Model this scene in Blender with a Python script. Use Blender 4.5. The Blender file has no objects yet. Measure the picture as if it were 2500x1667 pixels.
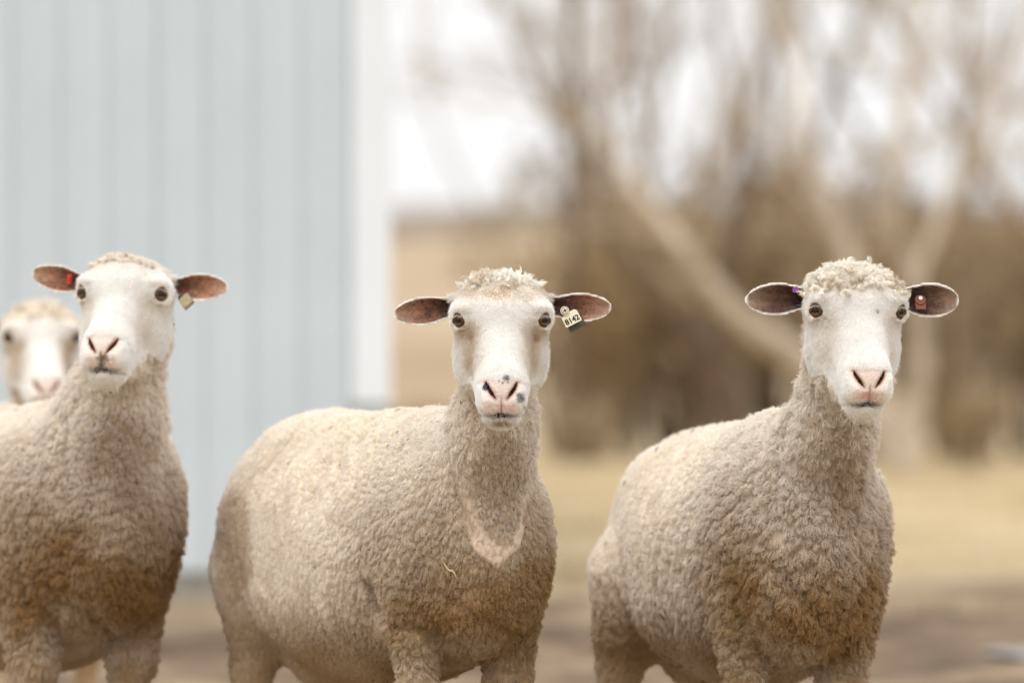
import bpy, math, random
import numpy as np
from mathutils import Vector, Matrix

SC = bpy.context.scene
COL = SC.collection
R = math.radians

# ------------------------------------------------------------------ camera
CAM_H = 0.80
cam_data = bpy.data.cameras.new('camera')
cam = bpy.data.objects.new('camera', cam_data)
COL.objects.link(cam)
cam_data.sensor_width = 36.0
cam_data.lens = 200.0
cam_data.clip_start = 0.1
cam_data.clip_end = 4000.0
cam.location = (0.0, 0.0, CAM_H)
cam.rotation_euler = (R(90.36), 0.0, 0.0)
cam_data.dof.use_dof = True
cam_data.dof.focus_distance = 9.90
cam_data.dof.aperture_fstop = 2.6
SC.camera = cam

# ------------------------------------------------------------------ sky: even overcast, a Nishita sky washed out by cloud
SUN_EL, SUN_AZ = 63.0, 210.0      # azimuth: direction the light comes from, clockwise from +Y
world = bpy.data.worlds.new('World')
SC.world = world
world.use_nodes = True
nt = world.node_tree
nt.nodes.clear()
w_out = nt.nodes.new('ShaderNodeOutputWorld')
w_bg = nt.nodes.new('ShaderNodeBackground')
w_sky = nt.nodes.new('ShaderNodeTexSky')
w_sky.sky_type = 'NISHITA'
w_sky.sun_disc = False
w_sky.sun_elevation = R(SUN_EL)
w_sky.sun_rotation = R(SUN_AZ)
w_sky.dust_density = 4.0
w_hsv = nt.nodes.new('ShaderNodeHueSaturation')
w_hsv.inputs['Saturation'].default_value = 0.10
nt.links.new(w_sky.outputs['Color'], w_hsv.inputs['Color'])
# cloud layer: overcast, brightening gently towards the zenith
w_tc = nt.nodes.new('ShaderNodeTexCoord')
w_sep = nt.nodes.new('ShaderNodeSeparateXYZ')
nt.links.new(w_tc.outputs['Generated'], w_sep.inputs['Vector'])
w_mr = nt.nodes.new('ShaderNodeMapRange')
w_mr.inputs['From Min'].default_value = 0.0
w_mr.inputs['From Max'].default_value = 1.0
w_mr.inputs['To Min'].default_value = 10.0
w_mr.inputs['To Max'].default_value = 20.0
nt.links.new(w_sep.outputs['Z'], w_mr.inputs['Value'])
w_tint = nt.nodes.new('ShaderNodeMix')
w_tint.data_type = 'RGBA'
w_tint.blend_type = 'MULTIPLY'
w_tint.inputs['Factor'].default_value = 1.0
w_tint.inputs['A'].default_value = (1.0, 0.995, 0.995, 1)
nt.links.new(w_mr.outputs['Result'], w_tint.inputs['B'])
w_mix = nt.nodes.new('ShaderNodeMix')
w_mix.data_type = 'RGBA'
w_mix.inputs['Factor'].default_value = 0.93
nt.links.new(w_hsv.outputs['Color'], w_mix.inputs['A'])
nt.links.new(w_tint.outputs['Result'], w_mix.inputs['B'])
nt.links.new(w_mix.outputs['Result'], w_bg.inputs['Color'])
w_bg.inputs['Strength'].default_value = 0.10
nt.links.new(w_bg.outputs['Background'], w_out.inputs['Surface'])

sun_data = bpy.data.lights.new('sun', 'SUN')
sun = bpy.data.objects.new('sun', sun_data)
COL.objects.link(sun)
sun_data.energy = 1.4
sun_data.angle = R(28.0)
sun_data.color = (1.0, 0.985, 0.96)
_d = Vector((math.sin(R(SUN_AZ)) * math.cos(R(SUN_EL)), math.cos(R(SUN_AZ)) * math.cos(R(SUN_EL)), math.sin(R(SUN_EL))))
sun.rotation_euler = (-_d).to_track_quat('-Z', 'Y').to_euler()
sun.location = (0, 0, 30)

SC.view_settings.view_transform = 'Standard'
SC.view_settings.look = 'None'
SC.view_settings.exposure = 0.06
SC.view_settings.gamma = 1.0
SC.view_settings.use_curve_mapping = False
SC.render.engine = 'CYCLES'
SC.cycles.use_denoising = True
SC.cycles.max_bounces = 14
SC.cycles.diffuse_bounces = 10
SC.cycles.transparent_max_bounces = 8
SC.cycles.transmission_bounces = 8

# ------------------------------------------------------------------ helpers
def tag(o, label=None, cat=None, group=None, kind=None):
    if label: o['label'] = label
    if cat: o['category'] = cat
    if group: o['group'] = group
    if kind: o['kind'] = kind
    return o

def empty(name, loc=(0, 0, 0)):
    o = bpy.data.objects.new(name, None)
    COL.objects.link(o)
    o.location = loc
    o.empty_display_size = 0.1
    return o

def link(name, me, mat=None, parent=None):
    o = bpy.data.objects.new(name, me)
    COL.objects.link(o)
    if mat: me.materials.append(mat)
    if parent is not None:
        o.parent = parent
        o.matrix_parent_inverse = parent.matrix_basis.inverted()
    return o

def mesh_np(name, v, f, smooth=True, check=True):
    """v (n,3), f (m,4) or (m,3) numpy -> mesh"""
    me = bpy.data.meshes.new(name)
    v = np.asarray(v, np.float32); f = np.asarray(f, np.int32)
    k = f.shape[1]
    me.vertices.add(len(v)); me.vertices.foreach_set('co', v.ravel())
    me.loops.add(f.size); me.loops.foreach_set('vertex_index', f.ravel())
    me.polygons.add(len(f))
    me.polygons.foreach_set('loop_start', np.arange(0, f.size, k, dtype=np.int32))
    me.update(calc_edges=True)
    if check: me.validate()
    me.polygons.foreach_set('use_smooth', np.full(len(me.polygons), bool(smooth)))
    return me

def nodemat(name):
    m = bpy.data.materials.new(name)
    m.use_nodes = True
    b = m.node_tree.nodes['Principled BSDF']
    return m, m.node_tree, b

def plain(name, col, rough=0.7, spec=0.3, noise=0.0, scale=20.0, metal=0.0):
    m, t, b = nodemat(name)
    b.inputs['Roughness'].default_value = rough
    b.inputs['Specular IOR Level'].default_value = spec
    b.inputs['Metallic'].default_value = metal
    if noise > 0:
        tc = t.nodes.new('ShaderNodeTexCoord')
        n = t.nodes.new('ShaderNodeTexNoise'); n.inputs['Scale'].default_value = scale; n.inputs['Detail'].default_value = 6
        r = t.nodes.new('ShaderNodeValToRGB')
        r.color_ramp.elements[0].position = 0.3; r.color_ramp.elements[1].position = 0.7
        r.color_ramp.elements[0].color = tuple(c * (1 - noise) for c in col) + (1,)
        r.color_ramp.elements[1].color = tuple(min(1, c * (1 + noise)) for c in col) + (1,)
        t.links.new(tc.outputs['Object'], n.inputs['Vector'])
        t.links.new(n.outputs['Fac'], r.inputs['Fac'])
        t.links.new(r.outputs['Color'], b.inputs['Base Color'])
    else:
        b.inputs['Base Color'].default_value = tuple(col) + (1,)
    return m

# ---- numpy noise
def _hash(ix, iy, iz, seed):
    h = ix * np.uint32(374761393) + iy * np.uint32(668265263) + iz * np.uint32(2147483647) + np.uint32((seed * 1274126177) & 0xFFFFFFFF)
    h = (h ^ (h >> np.uint32(13))) * np.uint32(1274126177)
    h = (h ^ (h >> np.uint32(16))) * np.uint32(2246822519)
    return h ^ (h >> np.uint32(15))

def vnoise(p, freq, seed=0, octaves=1):
    out = np.zeros(len(p), np.float32); amp = 1.0; tot = 0
    p = np.asarray(p, np.float32)
    for o in range(octaves):
        c = [p[:, k] * np.float32(freq) for k in range(3)]
        fl = [np.floor(x) for x in c]
        f = [x - y for x, y in zip(c, fl)]
        f = [x * x * (3 - 2 * x) for x in f]
        i = [y.astype(np.int32).astype(np.uint32) for y in fl]
        acc = np.zeros(len(p), np.float32)
        for dx in (0, 1):
            wx = f[0] if dx else 1 - f[0]
            for dy in (0, 1):
                wxy = wx * (f[1] if dy else 1 - f[1])
                for dz in (0, 1):
                    wz = f[2] if dz else 1 - f[2]
                    acc += wxy * wz * (_hash(i[0] + np.uint32(dx), i[1] + np.uint32(dy), i[2] + np.uint32(dz), seed + o) * np.float32(1 / 4294967296.0))
        out += amp * acc; tot += amp
        amp *= 0.5; freq = freq * 2.03
    return out / tot

def worley(p, cell, seed=0):
    """returns F1, F2 (in cell units), nearest feature point"""
    q = (np.asarray(p) / cell)
    fl = np.floor(q)
    fr = (q - fl).astype(np.float32)
    i = fl.astype(np.int32).astype(np.uint32)
    n = len(q)
    f1 = np.full(n, 81.0, np.float32); f2 = np.full(n, 81.0, np.float32)
    best = np.zeros((n, 3), np.float32)
    for dx in (-1, 0, 1):
        for dy in (-1, 0, 1):
            for dz in (-1, 0, 1):
                h = _hash(i[:, 0] + np.uint32(dx & 0xFFFFFFFF), i[:, 1] + np.uint32(dy & 0xFFFFFFFF), i[:, 2] + np.uint32(dz & 0xFFFFFFFF), seed)
                ox = (h & np.uint32(1023)) * np.float32(1 / 1023.0) + dx
                oy = ((h >> np.uint32(10)) & np.uint32(1023)) * np.float32(1 / 1023.0) + dy
                oz = ((h >> np.uint32(20)) & np.uint32(1023)) * np.float32(1 / 1023.0) + dz
                d = (ox - fr[:, 0]) ** 2 + (oy - fr[:, 1]) ** 2 + (oz - fr[:, 2]) ** 2
                m = d < f1
                f2 = np.where(m, f1, np.minimum(f2, d))
                f1 = np.where(m, d, f1)
                best[:, 0] = np.where(m, ox, best[:, 0]); best[:, 1] = np.where(m, oy, best[:, 1]); best[:, 2] = np.where(m, oz, best[:, 2])
    return np.sqrt(f1), np.sqrt(f2), (fl + best) * cell

def sstep(a, b, x):
    t = np.clip((x - a) / (b - a), 0, 1)
    return t * t * (3 - 2 * t)

# ---- signed distance pieces
def smin(a, b, k):
    h = np.maximum(k - np.abs(a - b), 0) / k
    return np.minimum(a, b) - h * h * k * 0.25

def smax(a, b, k):
    return -smin(-a, -b, k)

def ell(p, c, r):
    x, y, z = p[:, 0] - np.float32(c[0]), p[:, 1] - np.float32(c[1]), p[:, 2] - np.float32(c[2])
    a, b, d = [np.float32(1.0 / v) for v in r]
    x *= a; y *= b; z *= d
    k0 = np.sqrt(x * x + y * y + z * z)
    x *= a; y *= b; z *= d
    k1 = np.sqrt(x * x + y * y + z * z) + np.float32(1e-9)
    return k0 * (k0 - np.float32(1.0)) / k1

def cone(p, a, b, ra, rb):
    ax, ay, az = [np.float32(v) for v in a]
    bx, by, bz = [np.float32(w - v) for v, w in zip(a, b)]
    x, y, z = p[:, 0] - ax, p[:, 1] - ay, p[:, 2] - az
    t = (x * bx + y * by + z * bz) * np.float32(1.0 / (bx * bx + by * by + bz * bz))
    np.clip(t, 0, 1, out=t)
    x -= t * bx; y -= t * by; z -= t * bz
    return np.sqrt(x * x + y * y + z * z) - (np.float32(ra) + np.float32(rb - ra) * t)

def sphere(p, c, r):
    x, y, z = p[:, 0] - np.float32(c[0]), p[:, 1] - np.float32(c[1]), p[:, 2] - np.float32(c[2])
    return np.sqrt(x * x + y * y + z * z) - np.float32(r)

# ---- sparse surface nets on a rectilinear grid
def polygonize(sdf, xs, ys, zs, B=6):
    nx, ny, nz = len(xs) - 1, len(ys) - 1, len(zs) - 1
    bx, by, bz = [int(math.ceil(n / B)) for n in (nx, ny, nz)]
    def pad(a, nb):
        need = nb * B + 1
        if len(a) < need:
            st = a[-1] - a[-2]
            a = np.concatenate([a, a[-1] + st * np.arange(1, need - len(a) + 1)])
        return a
    xs, ys, zs = pad(xs, bx), pad(ys, by), pad(zs, bz)
    cx = 0.5 * (xs[:-1:B][:bx] + xs[B::B][:bx]); hx = 0.5 * (xs[B::B][:bx] - xs[:-1:B][:bx])
    cy = 0.5 * (ys[:-1:B][:by] + ys[B::B][:by]); hy = 0.5 * (ys[B::B][:by] - ys[:-1:B][:by])
    cz = 0.5 * (zs[:-1:B][:bz] + zs[B::B][:bz]); hz = 0.5 * (zs[B::B][:bz] - zs[:-1:B][:bz])
    I, J, K = np.meshgrid(np.arange(bx), np.arange(by), np.arange(bz), indexing='ij')
    I, J, K = I.ravel(), J.ravel(), K.ravel()
    P = np.stack([cx[I], cy[J], cz[K]], 1).astype(np.float32)
    rad = np.sqrt(hx[I] ** 2 + hy[J] ** 2 + hz[K] ** 2)
    d = sdf(P)
    keep = np.abs(d) < rad * 1.5 + 0.012
    I, J, K = I[keep], J[keep], K[keep]
    o = np.arange(B + 1)
    gi = (I * B)[:, None] + o; gj = (J * B)[:, None] + o; gk = (K * B)[:, None] + o
    nb = len(I)
    M = B + 1
    pts = np.empty((nb, M, M, M, 3), np.float32)
    pts[..., 0] = xs[gi][:, :, None, None]
    pts[..., 1] = ys[gj][:, None, :, None]
    pts[..., 2] = zs[gk][:, None, None, :]
    flat = pts.reshape(-1, 3)
    val = np.empty(len(flat), np.float32)
    CH = 400000
    for s in range(0, len(flat), CH):
        val[s:s + CH] = sdf(flat[s:s + CH])
    val = val.reshape(nb, M, M, M)
    val = np.where(np.abs(val) < 1e-7, 1e-7, val)
    neg = val < 0
    # cell corners
    cnt = np.zeros((nb, B, B, B), np.int8)
    for a in (0, 1):
        for b in (0, 1):
            for c in (0, 1):
                cnt += neg[:, a:a + B, b:b + B, c:c + B]
    act = (cnt > 0) & (cnt < 8)
    wsum = np.zeros((nb, B, B, B), np.float32); psum = np.zeros((nb, B, B, B, 3), np.float32)
    def acc(sl0, sl1):
        v0, v1 = val[sl0], val[sl1]
        m = (v0 < 0) != (v1 < 0)
        t = np.where(m, v0 / np.where(m, v0 - v1, 1), 0)[..., None]
        p = pts[sl0] * (1 - t) + pts[sl1] * t
        return m, p
    S = lambda a: slice(a, a + B)
    al = slice(None)
    for a in (0, 1):
        for b in (0, 1):
            for s0, s1 in (((al, S(0), S(a), S(b)), (al, S(1), S(a), S(b))),
                           ((al, S(a), S(0), S(b)), (al, S(a), S(1), S(b))),
                           ((al, S(a), S(b), S(0)), (al, S(a), S(b), S(1)))):
                m, p = acc(s0, s1)
                wsum += m; psum += p * m[..., None]
    NY, NZ = by * B + 2, bz * B + 2
    ci = gi[:, :B, None, None] + np.zeros((1, 1, B, B), np.int64)
    cj = gj[:, None, :B, None] + np.zeros((1, B, 1, B), np.int64)
    ck = gk[:, None, None, :B] + np.zeros((1, B, B, 1), np.int64)
    key = (ci.astype(np.int64) * NY + cj) * NZ + ck
    keys = key[act]
    verts = (psum[act] / wsum[act][:, None])
    order = np.argsort(keys)
    keys = keys[order]; verts = verts[order]
    def look(k):
        idx = np.searchsorted(keys, k)
        idx = np.clip(idx, 0, len(keys) - 1)
        return np.where(keys[idx] == k, idx, -1)
    faces = []
    i0 = (al, S(0), S(0), S(0))
    for ax in range(3):
        i1 = [al, S(0), S(0), S(0)]; i1[ax + 1] = S(1); i1 = tuple(i1)
        n0, n1 = neg[i0], neg[i1]
        m = n0 != n1
        k = key[m]; inside0 = n0[m]
        u, v = [(NZ, 1), (1, NY * NZ), (NY * NZ, NZ)][ax]
        q = np.stack([look(k), look(k - u), look(k - u - v), look(k - v)], 1)
        q[~inside0] = q[~inside0][:, ::-1]
        faces.append(q)
    faces = np.concatenate(faces)
    faces = faces[(faces >= 0).all(1)]
    return verts, faces

def subdivide(v, f):
    """one Catmull-Clark step of a quad mesh"""
    n, m = len(v), len(f)
    fp = v[f].mean(1)
    a = f.ravel(); b = np.roll(f, -1, 1).ravel()
    key = np.minimum(a, b).astype(np.int64) * n + np.maximum(a, b)
    uq, inv = np.unique(key, return_inverse=True)
    ea, eb = uq // n, uq % n
    ne = len(uq)
    cnt = np.bincount(inv, minlength=ne)
    fr = np.repeat(fp, 4, 0)
    fs = np.stack([np.bincount(inv, fr[:, i], ne) for i in range(3)], 1)
    mid = 0.5 * (v[ea] + v[eb])
    ep = np.where((cnt == 2)[:, None], 0.5 * mid + 0.25 * fs, mid)
    val = np.bincount(a, minlength=n).astype(float); val[val == 0] = 1
    Q = np.stack([np.bincount(a, fr[:, i], n) for i in range(3)], 1) / val[:, None]
    ve = np.bincount(ea, minlength=n) + np.bincount(eb, minlength=n); ve = np.where(ve == 0, 1, ve)
    Rm = np.stack([np.bincount(ea, mid[:, i], n) + np.bincount(eb, mid[:, i], n) for i in range(3)], 1) / ve[:, None]
    vp = (Q + 2 * Rm + (val[:, None] - 3) * v) / val[:, None]
    nv = np.concatenate([vp, ep, fp]).astype(np.float32)
    e = inv.reshape(m, 4) + n
    c = np.arange(m) + n + ne
    nf = np.stack([np.stack([f[:, i], e[:, i], c, e[:, (i - 1) % 4]], 1) for i in range(4)], 1).reshape(-1, 4)
    return nv, nf

def graded(lo, hi, f0, f1, fine, coarse):
    """grid lines from lo to hi, fine between f0 and f1"""
    out = [lo]
    while out[-1] < hi:
        x = out[-1]
        d = max(f0 - x, x - f1, 0)
        out.append(x + min(coarse, fine + d * 0.12))
    return np.array(out)

# ------------------------------------------------------------------ hair as curves objects
def hair_object(name, pts, radius, cols, mat, parent):
    """pts (n,k,3), radius (k,) or (n,k), cols (n,3)"""
    n, k = pts.shape[:2]
    hc = bpy.data.hair_curves.new(name)
    hc.add_curves([k] * n)
    hc.position_data.foreach_set('vector', np.ascontiguousarray(pts, np.float32).ravel())
    if 'radius' not in hc.attributes:
        hc.attributes.new('radius', 'FLOAT', 'POINT')
    rr = np.broadcast_to(np.asarray(radius, np.float32), (n, k))
    hc.attributes['radius'].data.foreach_set('value', np.ascontiguousarray(rr).ravel())
    a = hc.attributes.new('col', 'FLOAT_COLOR', 'CURVE')
    c4 = np.ones((n, 4), np.float32); c4[:, :3] = cols
    a.data.foreach_set('color', c4.ravel())
    return link(name, hc, mat, parent)

def hair_mat(name, rough=0.65, trans=0.25):
    m, t, b = nodemat(name)
    at = t.nodes.new('ShaderNodeAttribute'); at.attribute_name = 'col'
    b.inputs['Roughness'].default_value = rough
    b.inputs['Specular IOR Level'].default_value = 0.15
    t.links.new(at.outputs['Color'], b.inputs['Base Color'])
    tr = t.nodes.new('ShaderNodeBsdfTranslucent')
    t.links.new(at.outputs['Color'], tr.inputs['Color'])
    mx = t.nodes.new('ShaderNodeMixShader'); mx.inputs['Fac'].default_value = trans
    t.links.new(b.outputs['BSDF'], mx.inputs[1]); t.links.new(tr.outputs['BSDF'], mx.inputs[2])
    t.links.new(mx.outputs['Shader'], t.nodes['Material Output'].inputs['Surface'])
    return m


# ------------------------------------------------------------------ the setting
def at_px(u, v, Y):
    k = 13066.0 / Y
    return np.array([(u - 1176) / k, Y, CAM_H + (866 - v) / k])

def ground_mat():
    m, t, b = nodemat('farm_ground')
    L = t.links.new
    tc = t.nodes.new('ShaderNodeTexCoord')
    sep = t.nodes.new('ShaderNodeSeparateXYZ'); L(tc.outputs['Object'], sep.inputs['Vector'])
    def noise(scale, detail=5, rough=0.6):
        n = t.nodes.new('ShaderNodeTexNoise'); n.inputs['Scale'].default_value = scale
        n.inputs['Detail'].default_value = detail; n.inputs['Roughness'].default_value = rough
        L(tc.outputs['Object'], n.inputs['Vector']); return n
    def ramp(src, stops):
        r = t.nodes.new('ShaderNodeValToRGB'); e = r.color_ramp.elements
        e[0].position, e[0].color = stops[0][0], tuple(stops[0][1]) + (1,)
        e[1].position, e[1].color = stops[-1][0], tuple(stops[-1][1]) + (1,)
        for p, c in stops[1:-1]:
            k = e.new(p); k.color = tuple(c) + (1,)
        L(src, r.inputs['Fac']); return r
    n1, n2, n3 = noise(0.35), noise(2.2), noise(14)
    mud = ramp(n2.outputs['Fac'], [(0.30, (0.055, 0.036, 0.021)), (0.5, (0.145, 0.10, 0.062)), (0.68, (0.27, 0.20, 0.13))])
    grass = ramp(n1.outputs['Fac'], [(0.2, (0.28, 0.20, 0.105)), (0.5, (0.44, 0.34, 0.205)), (0.8, (0.58, 0.48, 0.32))])
    # trampled yard gives way to dry grass some twenty metres out
    add = t.nodes.new('ShaderNodeMath'); add.operation = 'MULTIPLY_ADD'; add.inputs[1].default_value = 9.0; 
    L(n1.outputs['Fac'], add.inputs[0]); L(sep.outputs['Y'], add.inputs[2])
    mr = t.nodes.new('ShaderNodeMapRange'); mr.inputs['From Min'].default_value = 24.0; mr.inputs['From Max'].default_value = 30.0
    L(add.outputs[0], mr.inputs['Value'])
    # unseen ground round the flock made paler to bounce light up; muddy track behind
    m2 = t.nodes.new('ShaderNodeMapRange'); m2.inputs['From Min'].default_value = 19.5; m2.inputs['From Max'].default_value = 16.5; m2.inputs['To Max'].default_value = 0.50
    L(add.outputs[0], m2.inputs['Value'])
    mxx = t.nodes.new('ShaderNodeMath'); mxx.operation = 'MAXIMUM'
    L(mr.outputs['Result'], mxx.inputs[0]); L(m2.outputs['Result'], mxx.inputs[1])
    mx = t.nodes.new('ShaderNodeMix'); mx.data_type = 'RGBA'
    L(mxx.outputs[0], mx.inputs['Factor']); L(mud.outputs['Color'], mx.inputs['A']); L(grass.outputs['Color'], mx.inputs['B'])
    L(mx.outputs['Result'], b.inputs['Base Color'])
    b.inputs['Roughness'].default_value = 0.9; b.inputs['Specular IOR Level'].default_value = 0.2
    bp = t.nodes.new('ShaderNodeBump'); bp.inputs['Strength'].default_value = 0.6; bp.inputs['Distance'].default_value = 0.03
    L(n3.outputs['Fac'], bp.inputs['Height']); L(bp.outputs['Normal'], b.inputs['Normal'])
    return m

def build_ground():
    xs = np.concatenate([np.linspace(-900, -60, 12), np.linspace(-50, -8, 15), np.linspace(-7, 7, 90), np.linspace(8, 50, 15), np.linspace(60, 900, 12)])
    ys = np.concatenate([np.linspace(-120, 4, 16), np.linspace(5, 40, 150), np.linspace(41, 110, 50), np.linspace(120, 1500, 30)])
    X, Y = np.meshgrid(xs, ys, indexing='ij')
    p = np.stack([X.ravel(), Y.ravel(), 0 * X.ravel()], 1)
    z = (vnoise(p, 1.1, 1, 3) - 0.5) * 0.07 + (vnoise(p, 0.25, 2, 2) - 0.5) * 0.10
    near = sstep(13.2, 15.0, p[:, 1]) * sstep(70, 45, p[:, 1])           # level standing place for the flock
    yard = sstep(26, 20, p[:, 1])
    z = z + yard * ((vnoise(p * np.array([0.7, 1.6, 1]), 1.6, 6, 3) - 0.5) * 0.24)
    p[:, 2] = np.where(np.abs(X.ravel()) < 8, z, 0) * near - 0.03 * near
    ny = len(ys)
    i = np.arange(len(xs) - 1)[:, None] * ny + np.arange(ny - 1)[None]
    i = i.ravel()
    f = np.stack([i, i + ny, i + ny + 1, i + 1], 1)
    o = link('ground', mesh_np('ground', p, f), ground_mat())
    tag(o, kind='structure')

build_ground()

# puddle in the yard
def build_puddle():
    c = np.array([1.80, 17.0]); n = 40; V = [(c[0], c[1], -0.020)]
    rng = np.random.default_rng(4)
    for k in range(n):
        a = 2 * math.pi * k / n
        r = 1 + 0.18 * math.sin(2 * a + 1) + 0.12 * math.sin(5 * a)
        V.append((c[0] + 0.33 * r * math.cos(a), c[1] + 0.50 * r * math.sin(a), -0.020))
    F = [(0, 1 + k, 1 + (k + 1) % n) for k in range(n)]
    m, t, b = nodemat('muddy_water')
    b.inputs['Base Color'].default_value = (0.10, 0.085, 0.07, 1); b.inputs['Roughness'].default_value = 0.30
    b.inputs['Specular IOR Level'].default_value = 0.6
    tag(link('puddle', mesh_np('puddle', V, F), m), kind='structure')
build_puddle()

# hills
def hill(name, y0, y1, yc, prof, cols, seed, nx=90):
    xs = np.linspace(-160, 240, nx); ys = np.concatenate([np.linspace(y0, yc, 22), np.linspace(yc + 20, y1, 6)])
    X, Y = np.meshgrid(xs, ys, indexing='ij')
    p = np.stack([X.ravel(), Y.ravel(), 0 * X.ravel()], 1)
    t = sstep(y0, yc, p[:, 1]) * (1 - 0.4 * sstep(yc, y1, p[:, 1]))
    h = prof(p[:, 0])
    p[:, 2] = t * h * (1 + 0.05 * (vnoise(p, 0.02, seed, 3) - 0.5)) - 0.3
    ny = len(ys)
    i = (np.arange(nx - 1)[:, None] * ny + np.arange(ny - 1)[None]).ravel()
    f = np.stack([i, i + ny, i + ny + 1, i + 1], 1)
    m, tt, b = nodemat(name + '_cover')
    tc = tt.nodes.new('ShaderNodeTexCoord'); n = tt.nodes.new('ShaderNodeTexNoise')
    mp = tt.nodes.new('ShaderNodeMapping'); mp.inputs['Scale'].default_value = (0.10, 0.02, 0.6)
    n.inputs['Scale'].default_value = 1.0; n.inputs['Detail'].default_value = 6
    r = tt.nodes.new('ShaderNodeValToRGB')
    r.color_ramp.elements[0].position = 0.3; r.color_ramp.elements[1].position = 0.72
    r.color_ramp.elements[0].color = cols[0] + (1,); r.color_ramp.elements[1].color = cols[1] + (1,)
    tt.links.new(tc.outputs['Object'], mp.inputs['Vector']); tt.links.new(mp.outputs['Vector'], n.inputs['Vector'])
    tt.links.new(n.outputs['Fac'], r.inputs['Fac']); tt.links.new(r.outputs['Color'], b.inputs['Base Color'])
    b.inputs['Roughness'].default_value = 0.95; b.inputs['Specular IOR Level'].default_value = 0.1
    tag(link(name, mesh_np(name, p, f), m), kind='structure')

hill('grass_hill', 85, 420, 260, lambda x: 7.3 + 0.006 * x + 0.35 * np.sin(x / 23.0), ((0.26, 0.19, 0.115), (0.42, 0.325, 0.22)), 3)
hill('brush_ridge', 420, 900, 560, lambda x: 17.6 - 0.004 * x + 0.5 * np.sin(x / 31.0 + 1), ((0.15, 0.12, 0.095), (0.25, 0.205, 0.165)), 5)

# ---- barn
WALLM = plain('barn_paint_blue_grey', (0.585, 0.645, 0.67), 0.75, 0.15, 0.035, 2.5)
TRIMM = plain('trim_paint_white', (0.80, 0.825, 0.85), 0.7, 0.2, 0.02, 3)
ROOFM = plain('roof_metal_grey', (0.42, 0.44, 0.46), 0.5, 0.4, 0.05, 3)
FOUND = plain('foundation_concrete', (0.30, 0.28, 0.25), 0.9, 0.2, 0.2, 8)

def build_barn():
    Y0 = 21.7
    root = empty('barn', (-5.0, Y0, 0))
    tag(root, 'tall pale blue grey ribbed metal barn with white corner trim', 'barn')
    x_r = at_px(812, 0, Y0)[0]
    # one ribbed sheet, 4 ribs of 0.184 m
    pitch, nr, top, bot = 0.184, 4, 4.3, 0.06
    prof = []
    for k in range(nr):
        x = k * pitch
        prof += [(x, 0.0), (x + 0.078, 0.0), (x + 0.100, -0.026), (x + 0.156, -0.026), (x + 0.178, 0.0)]
    prof.append((nr * pitch + 0.002, 0.0))
    def sheet(height0, height1):
        V, F = [], []
        n = len(prof)
        for th in (0.0, 0.004):
            for z in (height0, height1):
                V += [(x, y + th, z) for x, y in prof]
        for i in range(n - 1):
            F.append((i, i + 1, n + i + 1, n + i))
            F.append((2 * n + i + 1, 2 * n + i, 3 * n + i, 3 * n + i + 1))
            F.append((i + 1, i, 2 * n + i, 2 * n + i + 1)); F.append((n + i, n + i + 1, 3 * n + i + 1, 3 * n + i))
        return mesh_np('wall_panel', V, F, False)
    me = sheet(bot, top)
    me.materials.append(WALLM)
    wdt = nr * pitch
    for k in range(13):
        o = bpy.data.objects.new('wall_panel', me); COL.objects.link(o)
        o.location = (x_r - (k + 1) * wdt, Y0 + (0.0015 if k % 2 else 0), 0)
        o.parent = root; o.matrix_parent_inverse = root.matrix_basis.inverted()
    # corner trim: an angle of folded sheet, ends above the splash zone
    def box(name, x0, x1, y0, y1, z0, z1, mat, sk=0.0):
        """box whose far side shifts by sk in x"""
        V = [(x0, y0, z0), (x1, y0, z0), (x1 + sk, y1, z0), (x0 + sk, y1, z0), (x0, y0, z1), (x1, y0, z1), (x1 + sk, y1, z1), (x0 + sk, y1, z1)]
        F = [(3, 2, 1, 0), (4, 5, 6, 7), (0, 1, 5, 4), (1, 2, 6, 5), (2, 3, 7, 6), (3, 0, 4, 7)]
        return link(name, mesh_np(name, V, F, False), mat, root)
    zc = at_px(0, 925, Y0)[2]
    x_t = at_px(897, 0, Y0)[0]
    box('corner_trim', x_r - 0.005, x_t, Y0 - 0.045, Y0 + 0.10, zc, 4.35, TRIMM)
    box('corner_post', x_r + 0.003, x_t - 0.012, Y0 - 0.02, Y0 + 0.09, 0.05, zc - 0.002, WALLM)
    xl = x_r - 13 * wdt
    # side walls and back lean with the building's slight turn
    D, sk = 14.0, -0.75
    box('side_wall', x_t - 0.09, x_t - 0.02, Y0 + 0.101, Y0 + D, 0.05, 4.3, WALLM, sk)
    box('side_wall', xl, xl + 0.06, Y0 + 0.03, Y0 + D, 0.05, 4.3, WALLM, sk)
    box('back_wall', xl + sk, x_t + sk, Y0 + D + 0.003, Y0 + D + 0.06, 0.05, 4.3, WALLM)
    box('foundation', xl, x_t - 0.005, Y0 + 0.012, Y0 + 0.09, -0.15, 0.058, FOUND)
    # roof: two pitches with an overhang
    xm = 0.5 * (xl + x_t); rise = 1.9
    for sd in (-1, 1):
        xe = xl - 0.35 if sd < 0 else x_t + 0.30
        V = [(xe, Y0 - 0.3, 4.32), (xm, Y0 - 0.3, 4.32 + rise), (xm + sk, Y0 + D + 0.3, 4.32 + rise), (xe + sk, Y0 + D + 0.3, 4.32)]
        V += [(a, b_, c + 0.06) for a, b_, c in V]
        F = [(3, 2, 1, 0), (4, 5, 6, 7), (0, 1, 5, 4), (1, 2, 6, 5), (2, 3, 7, 6), (3, 0, 4, 7)]
        link('roof_slope', mesh_np('roof_slope', V, F, False), ROOFM, root)
    V = [(xl, Y0 + 0.02, 4.303), (x_t - 0.02, Y0 + 0.02, 4.303), (xm, Y0 + 0.02, 4.303 + rise - 0.02)]
    link('gable', mesh_np('gable', V, [(0, 1, 2)], False), WALLM, root)
build_barn()

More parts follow.
